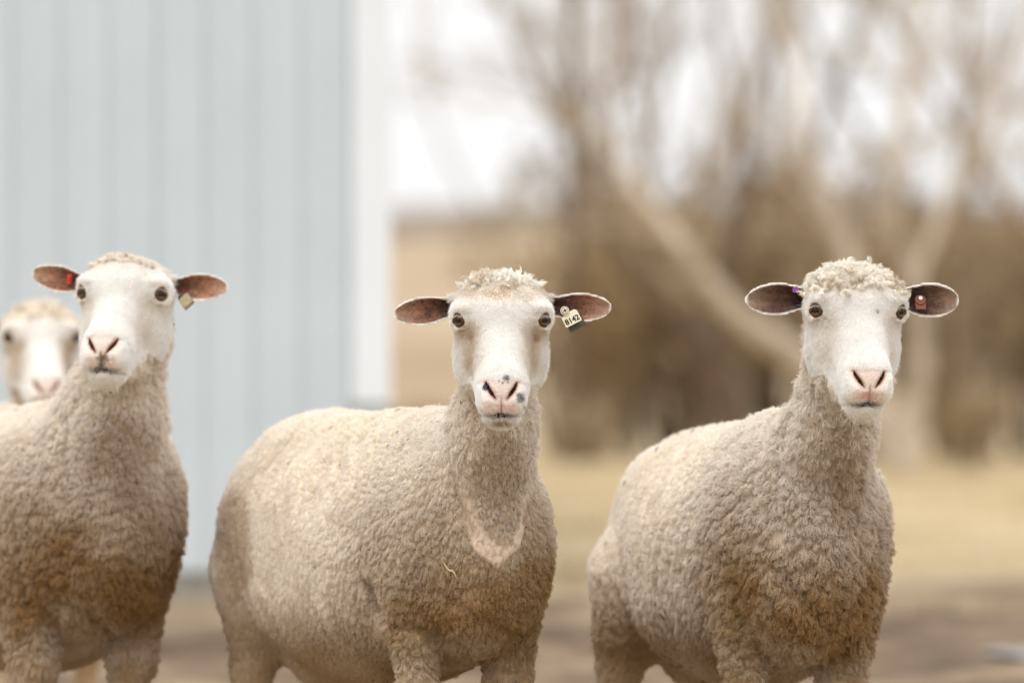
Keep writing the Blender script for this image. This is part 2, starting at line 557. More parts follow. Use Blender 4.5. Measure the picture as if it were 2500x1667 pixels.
# ---- trees and shrubs
def tubes(paths):
    """paths: list of (pts (k,3), radii (k,), sides)"""
    V, F, n0 = [], [], 0
    kinds = {}
    for pts, rad, sides in paths:
        kinds.setdefault((len(pts), sides), []).append((pts, rad))
    for (k, sides), ps in kinds.items():
        P = np.array([p for p, r in ps], float); Rd = np.array([r for p, r in ps], float); m = len(ps)
        tan = np.gradient(P, axis=1); tan /= np.linalg.norm(tan, axis=2, keepdims=True) + 1e-9
        ref = np.where((np.abs(tan[:, :1, 1:2]) < 0.8), np.array([0, 1.0, 0.13]), np.array([1.0, 0, 0]))
        a = np.cross(tan, np.broadcast_to(ref, tan.shape)); a /= np.linalg.norm(a, axis=2, keepdims=True) + 1e-9
        b = np.cross(tan, a)
        ang = np.arange(sides) * 2 * math.pi / sides
        ring = P[:, :, None] + Rd[:, :, None, None] * (a[:, :, None] * np.cos(ang)[:, None] + b[:, :, None] * np.sin(ang)[:, None])
        V.append(ring.reshape(-1, 3))
        i = np.arange(k - 1)[:, None] * sides; j = np.arange(sides)[None]; j2 = (j + 1) % sides
        f = np.stack([i + j, i + j2, i + sides + j2, i + sides + j], -1).reshape(-1, 4)
        F.append((f[None] + (np.arange(m) * k * sides)[:, None, None]).reshape(-1, 4) + n0)
        n0 += m * k * sides
    return np.concatenate(V), np.concatenate(F)

def sprout(rng, out, pts, rad, depth, nchild, lf, up=0.25, spread=0.9, keep=0.25):
    """side branches from a limb; out collects (pts, rad, depth)"""
    pts = np.asarray(pts)
    L = np.linalg.norm(np.diff(pts, axis=0), axis=1).sum()
    k = len(pts)
    for c in range(nchild):
        t = keep + (1 - keep) * rng.random()
        x = t * (k - 1); i = min(int(x), k - 2); fr = x - i
        p0 = pts[i] * (1 - fr) + pts[i + 1] * fr
        r0 = rad[i] * (1 - fr) + rad[i + 1] * fr
        d = pts[i + 1] - pts[i]; d /= np.linalg.norm(d) + 1e-9
        nd = d + rng.normal(size=3) * spread * 0.75; nd[2] += up
        nd /= np.linalg.norm(nd)
        ln = L * lf * (0.6 + 0.7 * rng.random()) * (1.15 - 0.5 * t)
        m = 5 if depth > 1 else 3
        q = [p0]; dd = nd
        for j in range(m - 1):
            dd = dd + rng.normal(size=3) * 0.16; dd[2] += up * 0.18; dd /= np.linalg.norm(dd)
            q.append(q[-1] + dd * ln / (m - 1))
        r1 = max(0.003, min(r0 * 0.55, ln * 0.0145))
        rr = np.linspace(r1, max(0.0016, r1 * 0.32), m)
        out.append((np.array(q), rr, depth))
        if depth > 1:
            sprout(rng, out, q, rr, depth - 1, int(nchild * (0.9 if depth > 2 else 1.7)) + 1, lf, up, spread, 0.2)

def smooth_path(keys, n):
    keys = np.asarray(keys, float)
    t = np.linspace(0, len(keys) - 1, n)
    out = []
    for x in t:
        i = min(int(x), len(keys) - 2); f = x - i
        p0, p1, p2, p3 = keys[max(i - 1, 0)], keys[i], keys[i + 1], keys[min(i + 2, len(keys) - 1)]
        out.append(0.5 * ((2 * p1) + (-p0 + p2) * f + (2 * p0 - 5 * p1 + 4 * p2 - p3) * f ** 2 + (-p0 + 3 * p1 - 3 * p2 + p3) * f ** 3))
    return np.array(out)

def bark(name, c, noise=0.3):
    return plain(name, c, 0.9, 0.15, noise, 9)
BARK_PALE = bark('bark_pale_grey', (0.46, 0.385, 0.30), 0.3)
BARK_BROWN = bark('bark_brown', (0.25, 0.175, 0.10))
BARK_DARK = bark('bark_dark', (0.115, 0.08, 0.05))
TWIG_GREY = bark('twig_grey_brown', (0.33, 0.26, 0.19))
TWIG_TAN = bark('twig_tan', (0.40, 0.31, 0.20))
LEAF_DEAD = [plain('dead_leaf_%d' % i, c, 0.85, 0.1, 0.35, 5) for i, c in enumerate([(0.34, 0.235, 0.12), (0.42, 0.30, 0.155), (0.20, 0.135, 0.07), (0.44, 0.34, 0.22)])]

def limb(keys, r0, r1, n=12):
    p = smooth_path(keys, n)
    return (p, np.linspace(r0, r1, n))

def tree(label, limbs, seed, bark_m, twig_m, nchild=7, depth=3, lf=0.42, up=0.25, spread=0.95, base=None, group='bare trees behind the flock'):
    rng = np.random.default_rng(seed)
    b = limbs[0][0][0]
    root = empty('bare_tree', (b[0], b[1], 0.0))
    tag(root, label, 'tree', group)
    thick = []; fine = []
    for p, r in limbs:
        rr = r * (1 + 0.06 * rng.normal(size=len(r)))
        thick.append((p, rr, 9))
        out = []
        sprout(rng, out, p, r, depth, nchild, lf, up, spread)
        for q, k, d in out:
            (thick if d == depth and k[0] > 0.022 else fine).append((q, k, 5 if d == depth else 3))
    v, f = tubes(thick); link('trunk', mesh_np('trunk', v, f, True, False), bark_m, root)
    v, f = tubes(fine); link('crown', mesh_np('crown', v, f, True, False), twig_m, root)

def shrub(label, pos, h, seed, stem_m, leaf_m, stems=14, wid=0.55, leaves=1500, ls=0.05, group='leafless shrubs along the tree line', name='shrub', cat='shrub'):
    rng = np.random.default_rng(seed)
    root = empty(name, (pos[0], pos[1], 0.0))
    tag(root, label, cat, group)
    S, T = [], []
    for i in range(stems):
        a = rng.random() * 6.283; rr = rng.random() ** 0.5
        d = np.array([math.cos(a) * wid * rr, math.sin(a) * wid * rr * 0.8, 1.0]) * h * rng.uniform(0.7, 1.05)
        p0 = np.array([pos[0], pos[1], -0.03]) + np.array([math.cos(a), math.sin(a), 0]) * 0.12 * rng.random()
        k = limb([p0, p0 + d * np.array([0.25, 0.25, 0.38]) + rng.normal(size=3) * 0.05, p0 + d * np.array([0.6, 0.6, 0.72]) + rng.normal(size=3) * 0.07, p0 + d], 0.022 * h / 2, 0.004, 8)
        S.append((k[0], k[1], 5))
        out = []
        sprout(rng, out, k[0], k[1], 2, 5, 0.34, 0.25, 0.9)
        T += [(q, r, 3) for q, r, dd in out]
    v, f = tubes(S); link('trunk', mesh_np('trunk', v, f, True, False), stem_m, root)
    v, f = tubes(T)
    if leaves:
        pts = np.concatenate([q for q, r, s_ in T])
        c = pts[rng.integers(0, len(pts), leaves)] + rng.normal(size=(leaves, 3)) * 0.05
        a = rng.normal(size=(leaves, 3)); a /= np.linalg.norm(a, axis=1)[:, None]
        b = np.cross(a, rng.normal(size=(leaves, 3))); b /= np.linalg.norm(b, axis=1)[:, None]
        sz = (ls * rng.uniform(0.6, 1.3, leaves))[:, None]
        n = np.cross(a, b) * sz * 0.25
        lv = np.stack([c - a * sz, c + b * sz * 0.5 + n, c + a * sz, c - b * sz * 0.5 + n], 1).reshape(-1, 3)
        lf_ = np.arange(leaves * 4).reshape(-1, 4)
        o = link('dead_leaves', mesh_np('dead_leaves', lv, lf_, False, False), leaf_m, root); tag(o, kind='stuff')
    link('crown', mesh_np('crown', v, f, True, False), stem_m, root)

# the big pale tree: several leaning stems from one stool behind the right-hand sheep
YA = 48.0
A = lambda u, v, dy=0.0: at_px(u, v, YA + dy)
tree('big pale multi stemmed bare tree with a long leaning limb behind the right sheep', [
    limb([A(2075, 1090), A(2105, 950), A(2120, 800), A(2100, 660), A(2060, 560)], 0.085, 0.07),
    limb([A(2075, 1085), A(1990, 940), A(1850, 830, -.3), A(1700, 730, -.5), A(1590, 600, -.6), A(1500, 480, -.4), A(1390, 350), A(1300, 230)], 0.15, 0.035, 16),
    limb([A(2060, 1075), A(2010, 800, .3), A(1950, 590, .5), A(1900, 450, .6), A(1845, 320, .8), A(1835, 160, 1), A(1790, 0, 1.2), A(1780, -200, 1.2)], 0.105, 0.025, 16),
    limb([A(2060, 560), A(2050, 420), A(2080, 240), A(2105, 50), A(2130, -160), A(2120, -400)], 0.075, 0.03, 14),
    limb([A(2100, 640), A(2180, 460, .4), A(2260, 300, .7), A(2330, 120, .9), A(2420, -100, 1)], 0.055, 0.02, 12),
    ], 11, BARK_PALE, TWIG_TAN, nchild=7, depth=3, lf=0.40)
# slim upright brown tree
tree('slim dark upright bare tree between the middle and right sheep', [
    limb([at_px(1332, 1062, 54), at_px(1326, 800, 54), at_px(1318, 500, 54), at_px(1312, 250, 54), at_px(1318, 0, 54), at_px(1310, -350, 54)], 0.085, 0.03, 14)],
    12, BARK_DARK, TWIG_GREY, nchild=20, depth=3, lf=0.20, spread=1.1)
def upright(label, u, Y, h, r, lean, seed, bm, tm, nchild=9, lf=0.34, fork=3):
    rng = np.random.default_rng(seed)
    X = (u - 1176) * Y / 13066.0
    b0 = np.array([X, Y, -0.05]); ls = []
    ft = np.array([X + lean * 0.3, Y, h * 0.30])
    ls.append(limb([b0, b0 * 0.5 + ft * 0.5 + rng.normal(size=3) * 0.06, ft], r, r * 0.8, 8))
    for k in range(fork):
        a = 6.283 * (k + rng.random() * 0.6) / fork
        sp = h * 0.28
        tp = np.array([X + lean + math.cos(a) * sp, Y + math.sin(a) * sp * 0.8, h * rng.uniform(0.85, 1.05)])
        md = ft * 0.5 + tp * 0.5 + np.array([math.cos(a), math.sin(a), 0]) * sp * 0.22 + rng.normal(size=3) * 0.12
        ls.append(limb([ft - np.array([0, 0, 0.08]), md, tp], r * 0.66, 0.02, 12))
    tree(label, ls, seed, bm, tm, nchild, 3, lf, 0.2, 1.0)
upright('brown bare tree with forked top between the slim tree and the leaning limb', 1560, 58, 6.4, 0.085, -0.5, 21, BARK_BROWN, TWIG_GREY, 8, 0.36)
upright('bare tree rising behind the crown of the right sheep', 1760, 66, 7.6, 0.10, 0.4, 22, BARK_DARK, TWIG_GREY, 8, 0.36)
upright('bare tree at the right edge of the picture', 2440, 55, 6.6, 0.10, -0.4, 23, BARK_BROWN, TWIG_TAN, 8, 0.34)
upright('distant thin bare tree nearest the barn corner', 1190, 92, 7.2, 0.06, 0.3, 24, BARK_BROWN, TWIG_GREY, 6, 0.34)
upright('tall bare tree behind the slim upright tree', 1430, 76, 8.0, 0.10, 0.2, 25, BARK_BROWN, TWIG_GREY, 8, 0.36, 4)
upright('bare tree behind the ear of the right sheep', 2200, 70, 7.6, 0.10, -0.3, 26, BARK_DARK, TWIG_GREY, 8, 0.34)

upright('thick dark trunk added to fill the shaded gap under the long leaning limb', 1655, 52.5, 3.4, 0.26, -0.5, 27, BARK_DARK, TWIG_GREY, 5, 0.34, 2)  # dark trunk added where the gap under the limb lies in shade

# thicket of shrubs at the foot of the trees
rngS = np.random.default_rng(77)
shr = [(1290, 56.5, 2.1), (1375, 55.0, 2.3), (1450, 57.5, 2.5), (1530, 55.5, 2.4), (1610, 57.0, 2.5), (1690, 56.0, 2.3), (1775, 58.0, 2.6), (1850, 55.5, 2.4),
       (1930, 57.5, 2.5), (2010, 56.0, 2.4), (2175, 57.5, 2.4), (2260, 56.0, 2.3), (2345, 57.5, 2.5), (2440, 56.0, 2.4), (2540, 57.0, 2.5)]
where = ['nearest the barn', 'left of the slim dark tree', 'right of the slim dark tree', 'second right of the slim dark tree', 'below the leaning limb', 'under the middle of the leaning limb',
         'in the dark gap left of the right sheep', 'behind the left ear of the right sheep', 'behind the head of the right sheep', 'behind the pale stems', 'just right of the pale stems', 'behind the pale grass clump',
         'near the right edge', 'half cut by the right edge', 'of which only a fringe shows at the right edge']
for k, ((u, Y, h), w) in enumerate(zip(shr, where)):
    X = (u - 1176) * Y / 13066.0
    shrub('brown twiggy shrub in the thicket ' + w, (X, Y), h * rngS.uniform(0.95, 1.1), 500 + k, [BARK_DARK, BARK_BROWN, TWIG_GREY][k % 3], LEAF_DEAD[k % 4], 15, 0.42, 1700, 0.045)
# paler dry clumps at the edge of the field
for k, (u, Y, h, w) in enumerate([(2225, 50.5, 0.62, 'pale tan dry grass clump right of the pale stems'), (1330, 52.5, 0.50, 'low pale dry clump at the foot of the slim tree'), (975, 44.0, 0.55, 'dry brown weed clump beside the barn corner'), (930, 40.0, 0.5, 'low dry weed clump hard against the barn corner')]):
    X = (u - 1176) * Y / 13066.0
    shrub(w, (X, Y), h, 700 + k, TWIG_TAN, LEAF_DEAD[3 if k else 1], 40, 0.5, 500, 0.03, None, 'dry_grass_clump', 'grass clump')

# dry grass standing over the field
def build_grass():
    rng = np.random.default_rng(8)
    n = 42000
    Y = 19.5 + 37 * rng.random(n) ** 0.8
    X = (rng.random(n) * 2 - 1) * (Y * 0.105 + 0.8)
    p = np.stack([X, Y, 0 * X], 1)
    dens = vnoise(p, 0.7, 9, 2)
    k = dens + 0.02 * (Y - 22) > 0.45 + 0.25 * rng.random(n)
    p = p[k]; n = len(p)
    z = ((vnoise(p, 1.1, 1, 3) - 0.5) * 0.07 + (vnoise(p, 0.25, 2, 2) - 0.5) * 0.10) * sstep(13.2, 15.0, p[:, 1]) * sstep(70, 45, p[:, 1]) - 0.03 
    p[:, 2] = z
    h = rng.uniform(0.03, 0.10, n)
    d = rng.normal(size=(n, 3)) * 0.5; d[:, 2] = 1
    w = np.stack([rng.normal(size=n), rng.normal(size=n), 0 * h], 1); w /= np.linalg.norm(w, axis=1)[:, None]
    wd = 0.004
    tip = p + d * h[:, None]
    V = np.stack([p - w * wd, p + w * wd, tip], 1).reshape(-1, 3)
    F = np.arange(n * 3).reshape(-1, 3)
    o = link('dry_grass', mesh_np('dry_grass', V, F, False, False), plain('dry_grass_blade', (0.55, 0.44, 0.27), 0.8, 0.2, 0.3, 0.8))
    tag(o, 'short dry yellow grass over the field', 'grass', kind='stuff')
build_grass()
# ------------------------------------------------------------------ sheep
def skin_mat():
    m, t, b = nodemat('sheep_skin')
    at = t.nodes.new('ShaderNodeAttribute'); at.attribute_name = 'col'
    tc = t.nodes.new('ShaderNodeTexCoord')
    n = t.nodes.new('ShaderNodeTexNoise'); n.inputs['Scale'].default_value = 260; n.inputs['Detail'].default_value = 4
    mr = t.nodes.new('ShaderNodeMapRange'); mr.inputs['To Min'].default_value = 0.82; mr.inputs['To Max'].default_value = 1.12
    mx = t.nodes.new('ShaderNodeMix'); mx.data_type = 'RGBA'; mx.blend_type = 'MULTIPLY'; mx.inputs['Factor'].default_value = 1
    t.links.new(tc.outputs['Object'], n.inputs['Vector'])
    t.links.new(n.outputs['Fac'], mr.inputs['Value'])
    t.links.new(at.outputs['Color'], mx.inputs['A']); t.links.new(mr.outputs['Result'], mx.inputs['B'])
    t.links.new(mx.outputs['Result'], b.inputs['Base Color'])
    b.inputs['Roughness'].default_value = 0.75
    b.inputs['Specular IOR Level'].default_value = 0.2
    bp = t.nodes.new('ShaderNodeBump'); bp.inputs['Strength'].default_value = 0.25; bp.inputs['Distance'].default_value = 0.002
    t.links.new(n.outputs['Fac'], bp.inputs['Height']); t.links.new(bp.outputs['Normal'], b.inputs['Normal'])
    return m

def eye_mat():
    m, t, b = nodemat('sheep_eye')
    at = t.nodes.new('ShaderNodeAttribute'); at.attribute_name = 'col'
    t.links.new(at.outputs['Color'], b.inputs['Base Color'])
    b.inputs['Roughness'].default_value = 0.08
    b.inputs['Specular IOR Level'].default_value = 0.35
    return m

SKIN, EYE = skin_mat(), eye_mat()
WOOL = hair_mat('wool_fibre', 0.8, 0.28)
FUR = hair_mat('face_hair_fibre', 0.6, 0.25)
HOOF = plain('hoof_horn', (0.07, 0.055, 0.04), 0.6, 0.3, 0.3, 60)
TAGM = plain('tag_plastic_cream', (0.72, 0.66, 0.48), 0.45, 0.4, 0.06, 120)
TAGDK = plain('tag_plastic_dark', (0.06, 0.05, 0.03), 0.5, 0.4)
INK = plain('tag_ink', (0.02, 0.018, 0.015), 0.6, 0.2)

def hammer(v):
    return v / np.linalg.norm(v)

EYE_C = np.array([0.0675, 0.010, 0.0]); EYE_AX = hammer(np.array([0.66, 0.75, 0.0])); EYE_R = 0.0155

def nostril(ax, z):
    """distance to the comma of the nostril, front view"""
    q = np.stack([ax, 0 * ax, z], 1).astype(np.float32)
    a = cone(q, (0.0265, 0, -0.109), (0.0225, 0, -0.119), 0.0012, 0.0030)
    b = cone(q, (0.0225, 0, -0.119), (0.0165, 0, -0.128), 0.0030, 0.0030)
    c = cone(q, (0.0165, 0, -0.128), (0.0100, 0, -0.1365), 0.0030, 0.0008)
    return np.minimum(np.minimum(a, b), c)

class Sheep:
    def __init__(s, P):
        s.P = P
        a = R(P['yaw'])
        s.O = np.array([P['at'][0], P['at'][1], 0.0])
        s.F = np.array([math.sin(a), -math.cos(a), 0.0]); s.L = np.array([math.cos(a), math.sin(a), 0.0])
        s.Bm = np.stack([s.F, s.L, [0, 0, 1]], 1)      # body -> world
        s.sc = P.get('scale', 1.0)
        s.H = np.array(P['head'])
        y, p, r = [R(v) for v in P['hrot']]           # yaw (nose to image right), pitch (nose up), roll
        base = np.array([[1, 0, 0], [0, -1, 0], [0, 0, 1.0]])    # columns x,d,z in world
        Rz = np.array(Matrix.Rotation(y, 3, 'Z')); Rx = np.array(Matrix.Rotation(-p, 3, 'X')); Ry = np.array(Matrix.Rotation(r, 3, 'Y'))
        s.Hm = Rz @ Rx @ Ry @ base
        s.hs = P.get('hscale', 1.0)
        s.wl = P.get('wool', 1.0)
        s.ears = []
        for sd, key in ((-1, 'ear_a'), (1, 'ear_b')):
            E = P[key]
            b = np.array(E.get('base', (sd * 0.078, -0.030, 0.024))); t = np.array(E['tip'])
            ln = np.linalg.norm(t - b); e1 = (t - b) / ln
            fw = np.array([0, math.cos(R(E.get('roll', -8))), math.sin(R(E.get('roll', -8)))])
            e3 = hammer(fw - e1 * (fw @ e1)); e2 = np.cross(e3, e1)
            if e2[2] < 0: e2 = -e2
            s.ears.append((b, e1, e2, e3, ln, E.get('h', 0.0245)))
        # neck in body coords
        top = s.tobody(s.fromhead(np.array([[0, -0.062, -0.055]])))[0]
        s.ntop = top
        s.nbase = np.array(P.get('nbase', (0.31, 0, 0.55)))

    def tobody(s, p): return ((p - s.O) @ s.Bm / s.sc)
    def frombody(s, b): return (np.asarray(b) * s.sc) @ s.Bm.T + s.O
    def tohead(s, p): return ((p - s.H) @ s.Hm / s.hs)
    def fromhead(s, h): return (np.asarray(h) * s.hs) @ s.Hm.T + s.H

    def ear_local(s, h, e):
        b, e1, e2, e3, ln, hm = e
        q = h - b
        S = (q @ e1) / ln; T = q @ e2; W = q @ e3
        sc = np.clip(S, 0, 1)
        up = np.clip((sc - 0.5) / 0.5, 0, 1)
        hh = hm * (0.62 + 0.38 * sstep(0, 0.5, sc)) * np.power(np.clip(1 - up ** 2.0, 0.0, 1), 0.62) + 0.0012
        cup = 0.024 * (1 - sc) ** 1.2 + 0.006
        tt = np.clip(T / hh, -1, 1)
        w0 = -cup * (1 - tt * tt) + 0.004 * np.sin(sc * 3.0)
        return S, T, W, hh, w0, tt

    def ear_sdf(s, h, e):
        S, T, W, hh, w0, tt = s.ear_local(h, e)
        ln = e[4]
        d = smax(np.abs(W - w0) * 0.8 - 0.0026, (np.abs(T) - hh) * 0.8, 0.003)
        return np.maximum(d, np.maximum(-S - 0.05, S - 1) * ln)

    def head_sdf(s, h):
        P = s.P
        ax = np.abs(h[:, 0])
        m = np.stack([ax, h[:, 1], h[:, 2]], 1)       # mirrored
        d = ell(m, (0, -0.036, 0.008), (0.076, 0.086, 0.060))
        d = smin(d, ell(m, (0, -0.01, 0.022), (0.066, 0.052, 0.040)), 0.03)
        d = smin(d, sphere(m, (0.063, -0.006, 0.010), 0.0245), 0.02)              # orbit
        d = smin(d, cone(m, (0, 0.000, -0.008), (0, 0.098, -0.106), 0.048, 0.031), 0.03)
        d = smin(d, cone(m, (0.022, -0.008, -0.044), (0.013, 0.080, -0.114), 0.033, 0.024), 0.02)
        d = smin(d, ell(m, (0, 0.104, -0.122), (0.037, 0.045, 0.043)), 0.028)      # muzzle
        d = smin(d, sphere(m, (0.017, 0.119, -0.142), 0.0235), 0.014)              # lips
        d = smin(d, ell(m, (0, 0.090, -0.163), (0.029, 0.036, 0.027)), 0.010)     # chin
        d = smin(d, cone(m, (0.008, 0.07, -0.150), (0.034, -0.052, -0.080), 0.025, 0.036), 0.025)   # jaw
        d = smin(d, ell(m, (0.036, -0.032, -0.050), (0.036, 0.055, 0.058)), 0.03)  # cheek
        d = smin(d, ell(m, (0, -0.055, 0.036), (0.062, 0.060, 0.040)), 0.03)      # poll
        # nostrils, mouth, philtrum
        nz = nostril(m[:, 0], m[:, 2])
        d = smax(d, -np.maximum(np.maximum(nz, -(d + 0.010)), 0.10 - m[:, 1]), 0.0035)
        d = smin(d, cone(m, (0.031, 0.128, -0.120), (0.021, 0.140, -0.138), 0.006, 0.006), 0.008)  # nostril wing
        zm = -0.1650 + 3.2 * m[:, 0] ** 2 + 0.0022 * np.cos(np.clip(m[:, 0] / 0.02, 0, 1) * 3.1416)
        mo = np.maximum(np.abs(m[:, 2] - zm) - 0.0020 * sstep(0.048, 0.02, m[:, 0]) - 0.0004, -(d + 0.009))
        mo = np.maximum(mo, np.maximum(m[:, 0] - 0.046, 0.07 - m[:, 1]))
        d = smax(d, -mo, 0.0035)
        d = d + 0.0022 * sstep(0.0035, 0.0, m[:, 0]) * sstep(-0.132, -0.140, m[:, 2]) * sstep(-0.172, -0.164, m[:, 2]) * (m[:, 1] > 0.11)
        # eye sockets and lids
        sk = EYE_C + EYE_AX * 0.006
        d = smax(d, -sphere(m, sk, 0.0150), 0.006)
        q = m - (EYE_C + EYE_AX * 0.0075)
        al = q @ EYE_AX
        z = q[:, 2] + 0.0034; x = q @ np.cross(EYE_AX, [0, 0, 1])
        z = z + 0.22 * x
        rr = np.sqrt((x / 1.20) ** 2 + (z / 0.80) ** 2)
        tor = np.sqrt((rr - 0.0130) ** 2 + (al - np.where(z > 0, 0.0035, 0.001) + 16 * x * x) ** 2) - np.where(z > 0, 0.0056, 0.0034)
        d = smin(d, ell(m, EYE_C + np.array([-0.004, 0.006, 0.0215]), (0.019, 0.020, 0.009)), 0.010)
        d = smin(d, tor, 0.007)
        return d

    def sdf(s, p):
        P = s.P
        b = s.tobody(p).astype(np.float32)
        m = b.copy(); m[:, 1] = np.abs(m[:, 1])
        o = P.get('body', {})
        g = lambda k, v: np.array(o.get(k, v), np.float32)
        d = ell(m, g('barrel_c', (-0.07, 0, 0.475)), g('barrel_r', (0.45, 0.222, 0.238)))
        d = smin(d, ell(m, g('chest_c', (0.22, 0, 0.495)), g('chest_r', (0.25, 0.138, 0.200))), 0.08)
        d = smin(d, ell(m, g('rump_c', (-0.35, 0, 0.53)), g('rump_r', (0.20, 0.185, 0.19))), 0.08)
        d = smin(d, ell(m, g('brisket_c', (0.33, 0, 0.41)), g('brisket_r', (0.12, 0.10, 0.10))), 0.06)
        d = smin(d, cone(m, g('with_a', (0.24, 0, 0.655)), g('with_b', (-0.38, 0, 0.630)), 0.075, 0.075), 0.08)
        # shoulders, haunches
        d = smin(d, ell(m, g('sh_c', (0.250, 0.104, 0.49)), (0.112, 0.064, 0.170)), 0.014)
        d = smin(d, ell(m, g('ha_c', (-0.37, 0.090, 0.46)), (0.150, 0.080, 0.200)), 0.018)
        # legs (each side may step)
        for sd in (1, -1):
            df, db = o.get('step', {}).get(sd, (0, 0))
            sp = o.get('spread', {}).get(sd, (0, 0))
            fl = b.copy(); fl[:, 1] *= sd
            d = smin(d, cone(fl, (0.272, 0.104 + sp[0] * .5, 0.42), (0.285 + df * .5, 0.102 + sp[0] * .6, 0.245), 0.070, 0.040), 0.016)
            d = smin(d, cone(fl, (0.285 + df * .5, 0.102 + sp[0] * .6, 0.245), (0.27 + df, 0.098 + sp[0], 0.10), 0.040, 0.023), 0.02)
            d = smin(d, cone(fl, (0.27 + df, 0.098 + sp[0], 0.10), (0.29 + df, 0.098 + sp[0], 0.055), 0.026, 0.031), 0.015)
            d = smin(d, cone(fl, (-0.37, 0.12, 0.42), (-0.41 + db * .5, 0.130 + sp[1] * .6, 0.25), 0.100, 0.042), 0.03)
            d = smin(d, cone(fl, (-0.41 + db * .5, 0.130 + sp[1] * .6, 0.25), (-0.42 + db, 0.13 + sp[1], 0.10), 0.040, 0.024), 0.02)
            d = smin(d, cone(fl, (-0.42 + db, 0.13 + sp[1], 0.10), (-0.395 + db, 0.13 + sp[1], 0.055), 0.026, 0.032), 0.015)
        d = smin(d, cone(b, (-0.52, 0, 0.60), (-0.575, 0, 0.50), 0.040, 0.030), 0.03)
        d = smin(d, ell(m, (-0.27, 0.03, 0.27), (0.09, 0.07, 0.06)), 0.04)       # udder
        # neck
        nb, ntp = s.nbase, s.ntop
        mid = nb * 0.5 + ntp * 0.5 + np.array(P.get('nmid', (0.02, 0, 0)))
        r0, r1, r2 = P.get('neck_r', (0.110, 0.068, 0.062))
        d = smin(d, cone(b, nb, mid, r0, r1), 0.10)
        d = smin(d, cone(b, mid, ntp, r1, r2), 0.06)
        d = d * s.sc
        # head, only where it matters
        h = s.tohead(p).astype(np.float32)
        near = (np.abs(h[:, 0]) < 0.27) & (np.abs(h[:, 1]) < 0.27) & (h[:, 2] > -0.30) & (h[:, 2] < 0.2)
        if near.any():
            hn = h[near]
            e = s.head_sdf(hn)
            dn = smin(d[near], e * s.hs, 0.035)
            for er in s.ears:
                dn = smin(dn, s.ear_sdf(hn, er) * s.hs, 0.010)
            # keep nostrils, mouth and eyes open
            d[near] = dn
        return d

    def build(s):
        P = s.P
        F = P.get('fine', 0.0040); C = P.get('coarse', 0.0110)
        c = s.O; H = s.H
        ext = 0.78 * s.sc
        lo = np.minimum(c[:2] - ext, H[:2] - 0.26); hi = np.maximum(c[:2] + ext, H[:2] + 0.26)
        xs = graded(lo[0], hi[0], H[0] - 0.21, H[0] + 0.21, F, C)
        ys = graded(lo[1], hi[1], H[1] - 0.20, H[1] + 0.10, F, C)
        zs = graded(0.02, H[2] + 0.14, H[2] - 0.22, H[2] + 0.12, F, C)
        v, f = polygonize(s.sdf, xs, ys, zs)
        v, f = subdivide(v, f)
        me2 = mesh_np('sheep_body', v, f, True, False)
        s.me = me2
        s.root = empty('sheep', tuple(s.O))
        s.body = link('body', me2, SKIN, s.root)
        s.paint()
        s.fleece()
        s.face_hair()
        s.topknot()
        s.debris()
        s.eyes()
        s.hooves()
        return s

    def regions(s, p, nrm):
        """wool, face, ear-inner weights and head coordinates"""
        h = s.tohead(p)
        x, d, z = h.T
        ax = np.abs(x)
        near = (ax < 0.28) & (np.abs(d) < 0.24) & (z > -0.30) & (z < 0.2)
        wob = (vnoise(p, 60.0, 5, 2) - 0.5) * 0.022
        # boundary between hair-covered face and wool
        crown = P_ = s.P.get('crown', 0.052)
        f_top = sstep(0.006, -0.006, z - crown + ax * 0.10 + wob)
        f_back = sstep(-0.026, 0.022, d + 0.048 + wob + np.maximum(0, z + 0.02) * 0.3)
        f_jaw = sstep(-0.030, 0.022, d - 0.010 - (-(z + 0.11)) * 0.9 + wob) 
        f_jaw = np.where(z < -0.11, f_jaw, 1)
        face = np.where(near, np.minimum(np.minimum(f_top, f_back), f_jaw), 0)
        earin = np.zeros(len(p)); earall = np.zeros(len(p)); earS = np.zeros(len(p)); rim = np.zeros(len(p))
        idx = np.where(near)[0]
        for e in s.ears:
            S, T, W, hh, w0, tt = s.ear_local(h[idx], e)
            on = (S > 0.02) & (S < 1.1) & (np.abs(W - w0) < 0.016) & (np.abs(T) < hh + 0.01)
            inn = on * sstep(0.92, 0.80, np.abs(T) / hh) * sstep(0.99, 0.93, S) * sstep(-0.001, 0.001, W - w0) * sstep(0.02, 0.14, S)
            earin[idx] = np.maximum(earin[idx], inn)
            far = on & (S > 0.10)
            earall[idx] = np.maximum(earall[idx], far)
            earS[idx] = np.where(on, S, earS[idx])
            rim[idx] = np.maximum(rim[idx], far * np.maximum(sstep(0.70, 0.90, np.abs(T) / hh), sstep(0.82, 0.92, S)))
        face = np.maximum(face, earall)
        return h, face, earin, earall, earS, rim

    def paint(s):
        me, P = s.me, s.P
        n = len(me.vertices)
        co = np.empty(n * 3, np.float32); me.vertices.foreach_get('co', co); co = co.reshape(-1, 3)
        no = np.empty(n * 3, np.float32); me.vertices.foreach_get('normal', no); no = no.reshape(-1, 3)
        h, face, earin, earall, earS, rim = s.regions(co, no)
        b = s.tobody(co)
        legbare = sstep(0.30, 0.24, b[:, 2])
        wool = (1 - face)
        bald = np.zeros(n)
        for f in P.get('bald', []):
            bald = np.maximum(bald, f(co, b, h))
        wool = wool * (1 - bald)
        # relief of the fleece: locks, comb tracks, folds
        q = co + (np.stack([vnoise(co, 28, 11), vnoise(co, 28, 12), vnoise(co, 28, 13)], 1) - 0.5) * 0.016
        curl = s.curl(b, co)
        cell, stretch = P.get('lock', (0.0120, 0.50))
        q = q * np.array([1, 1, stretch])
        f1, f2, _ = worley(q, cell, 3)
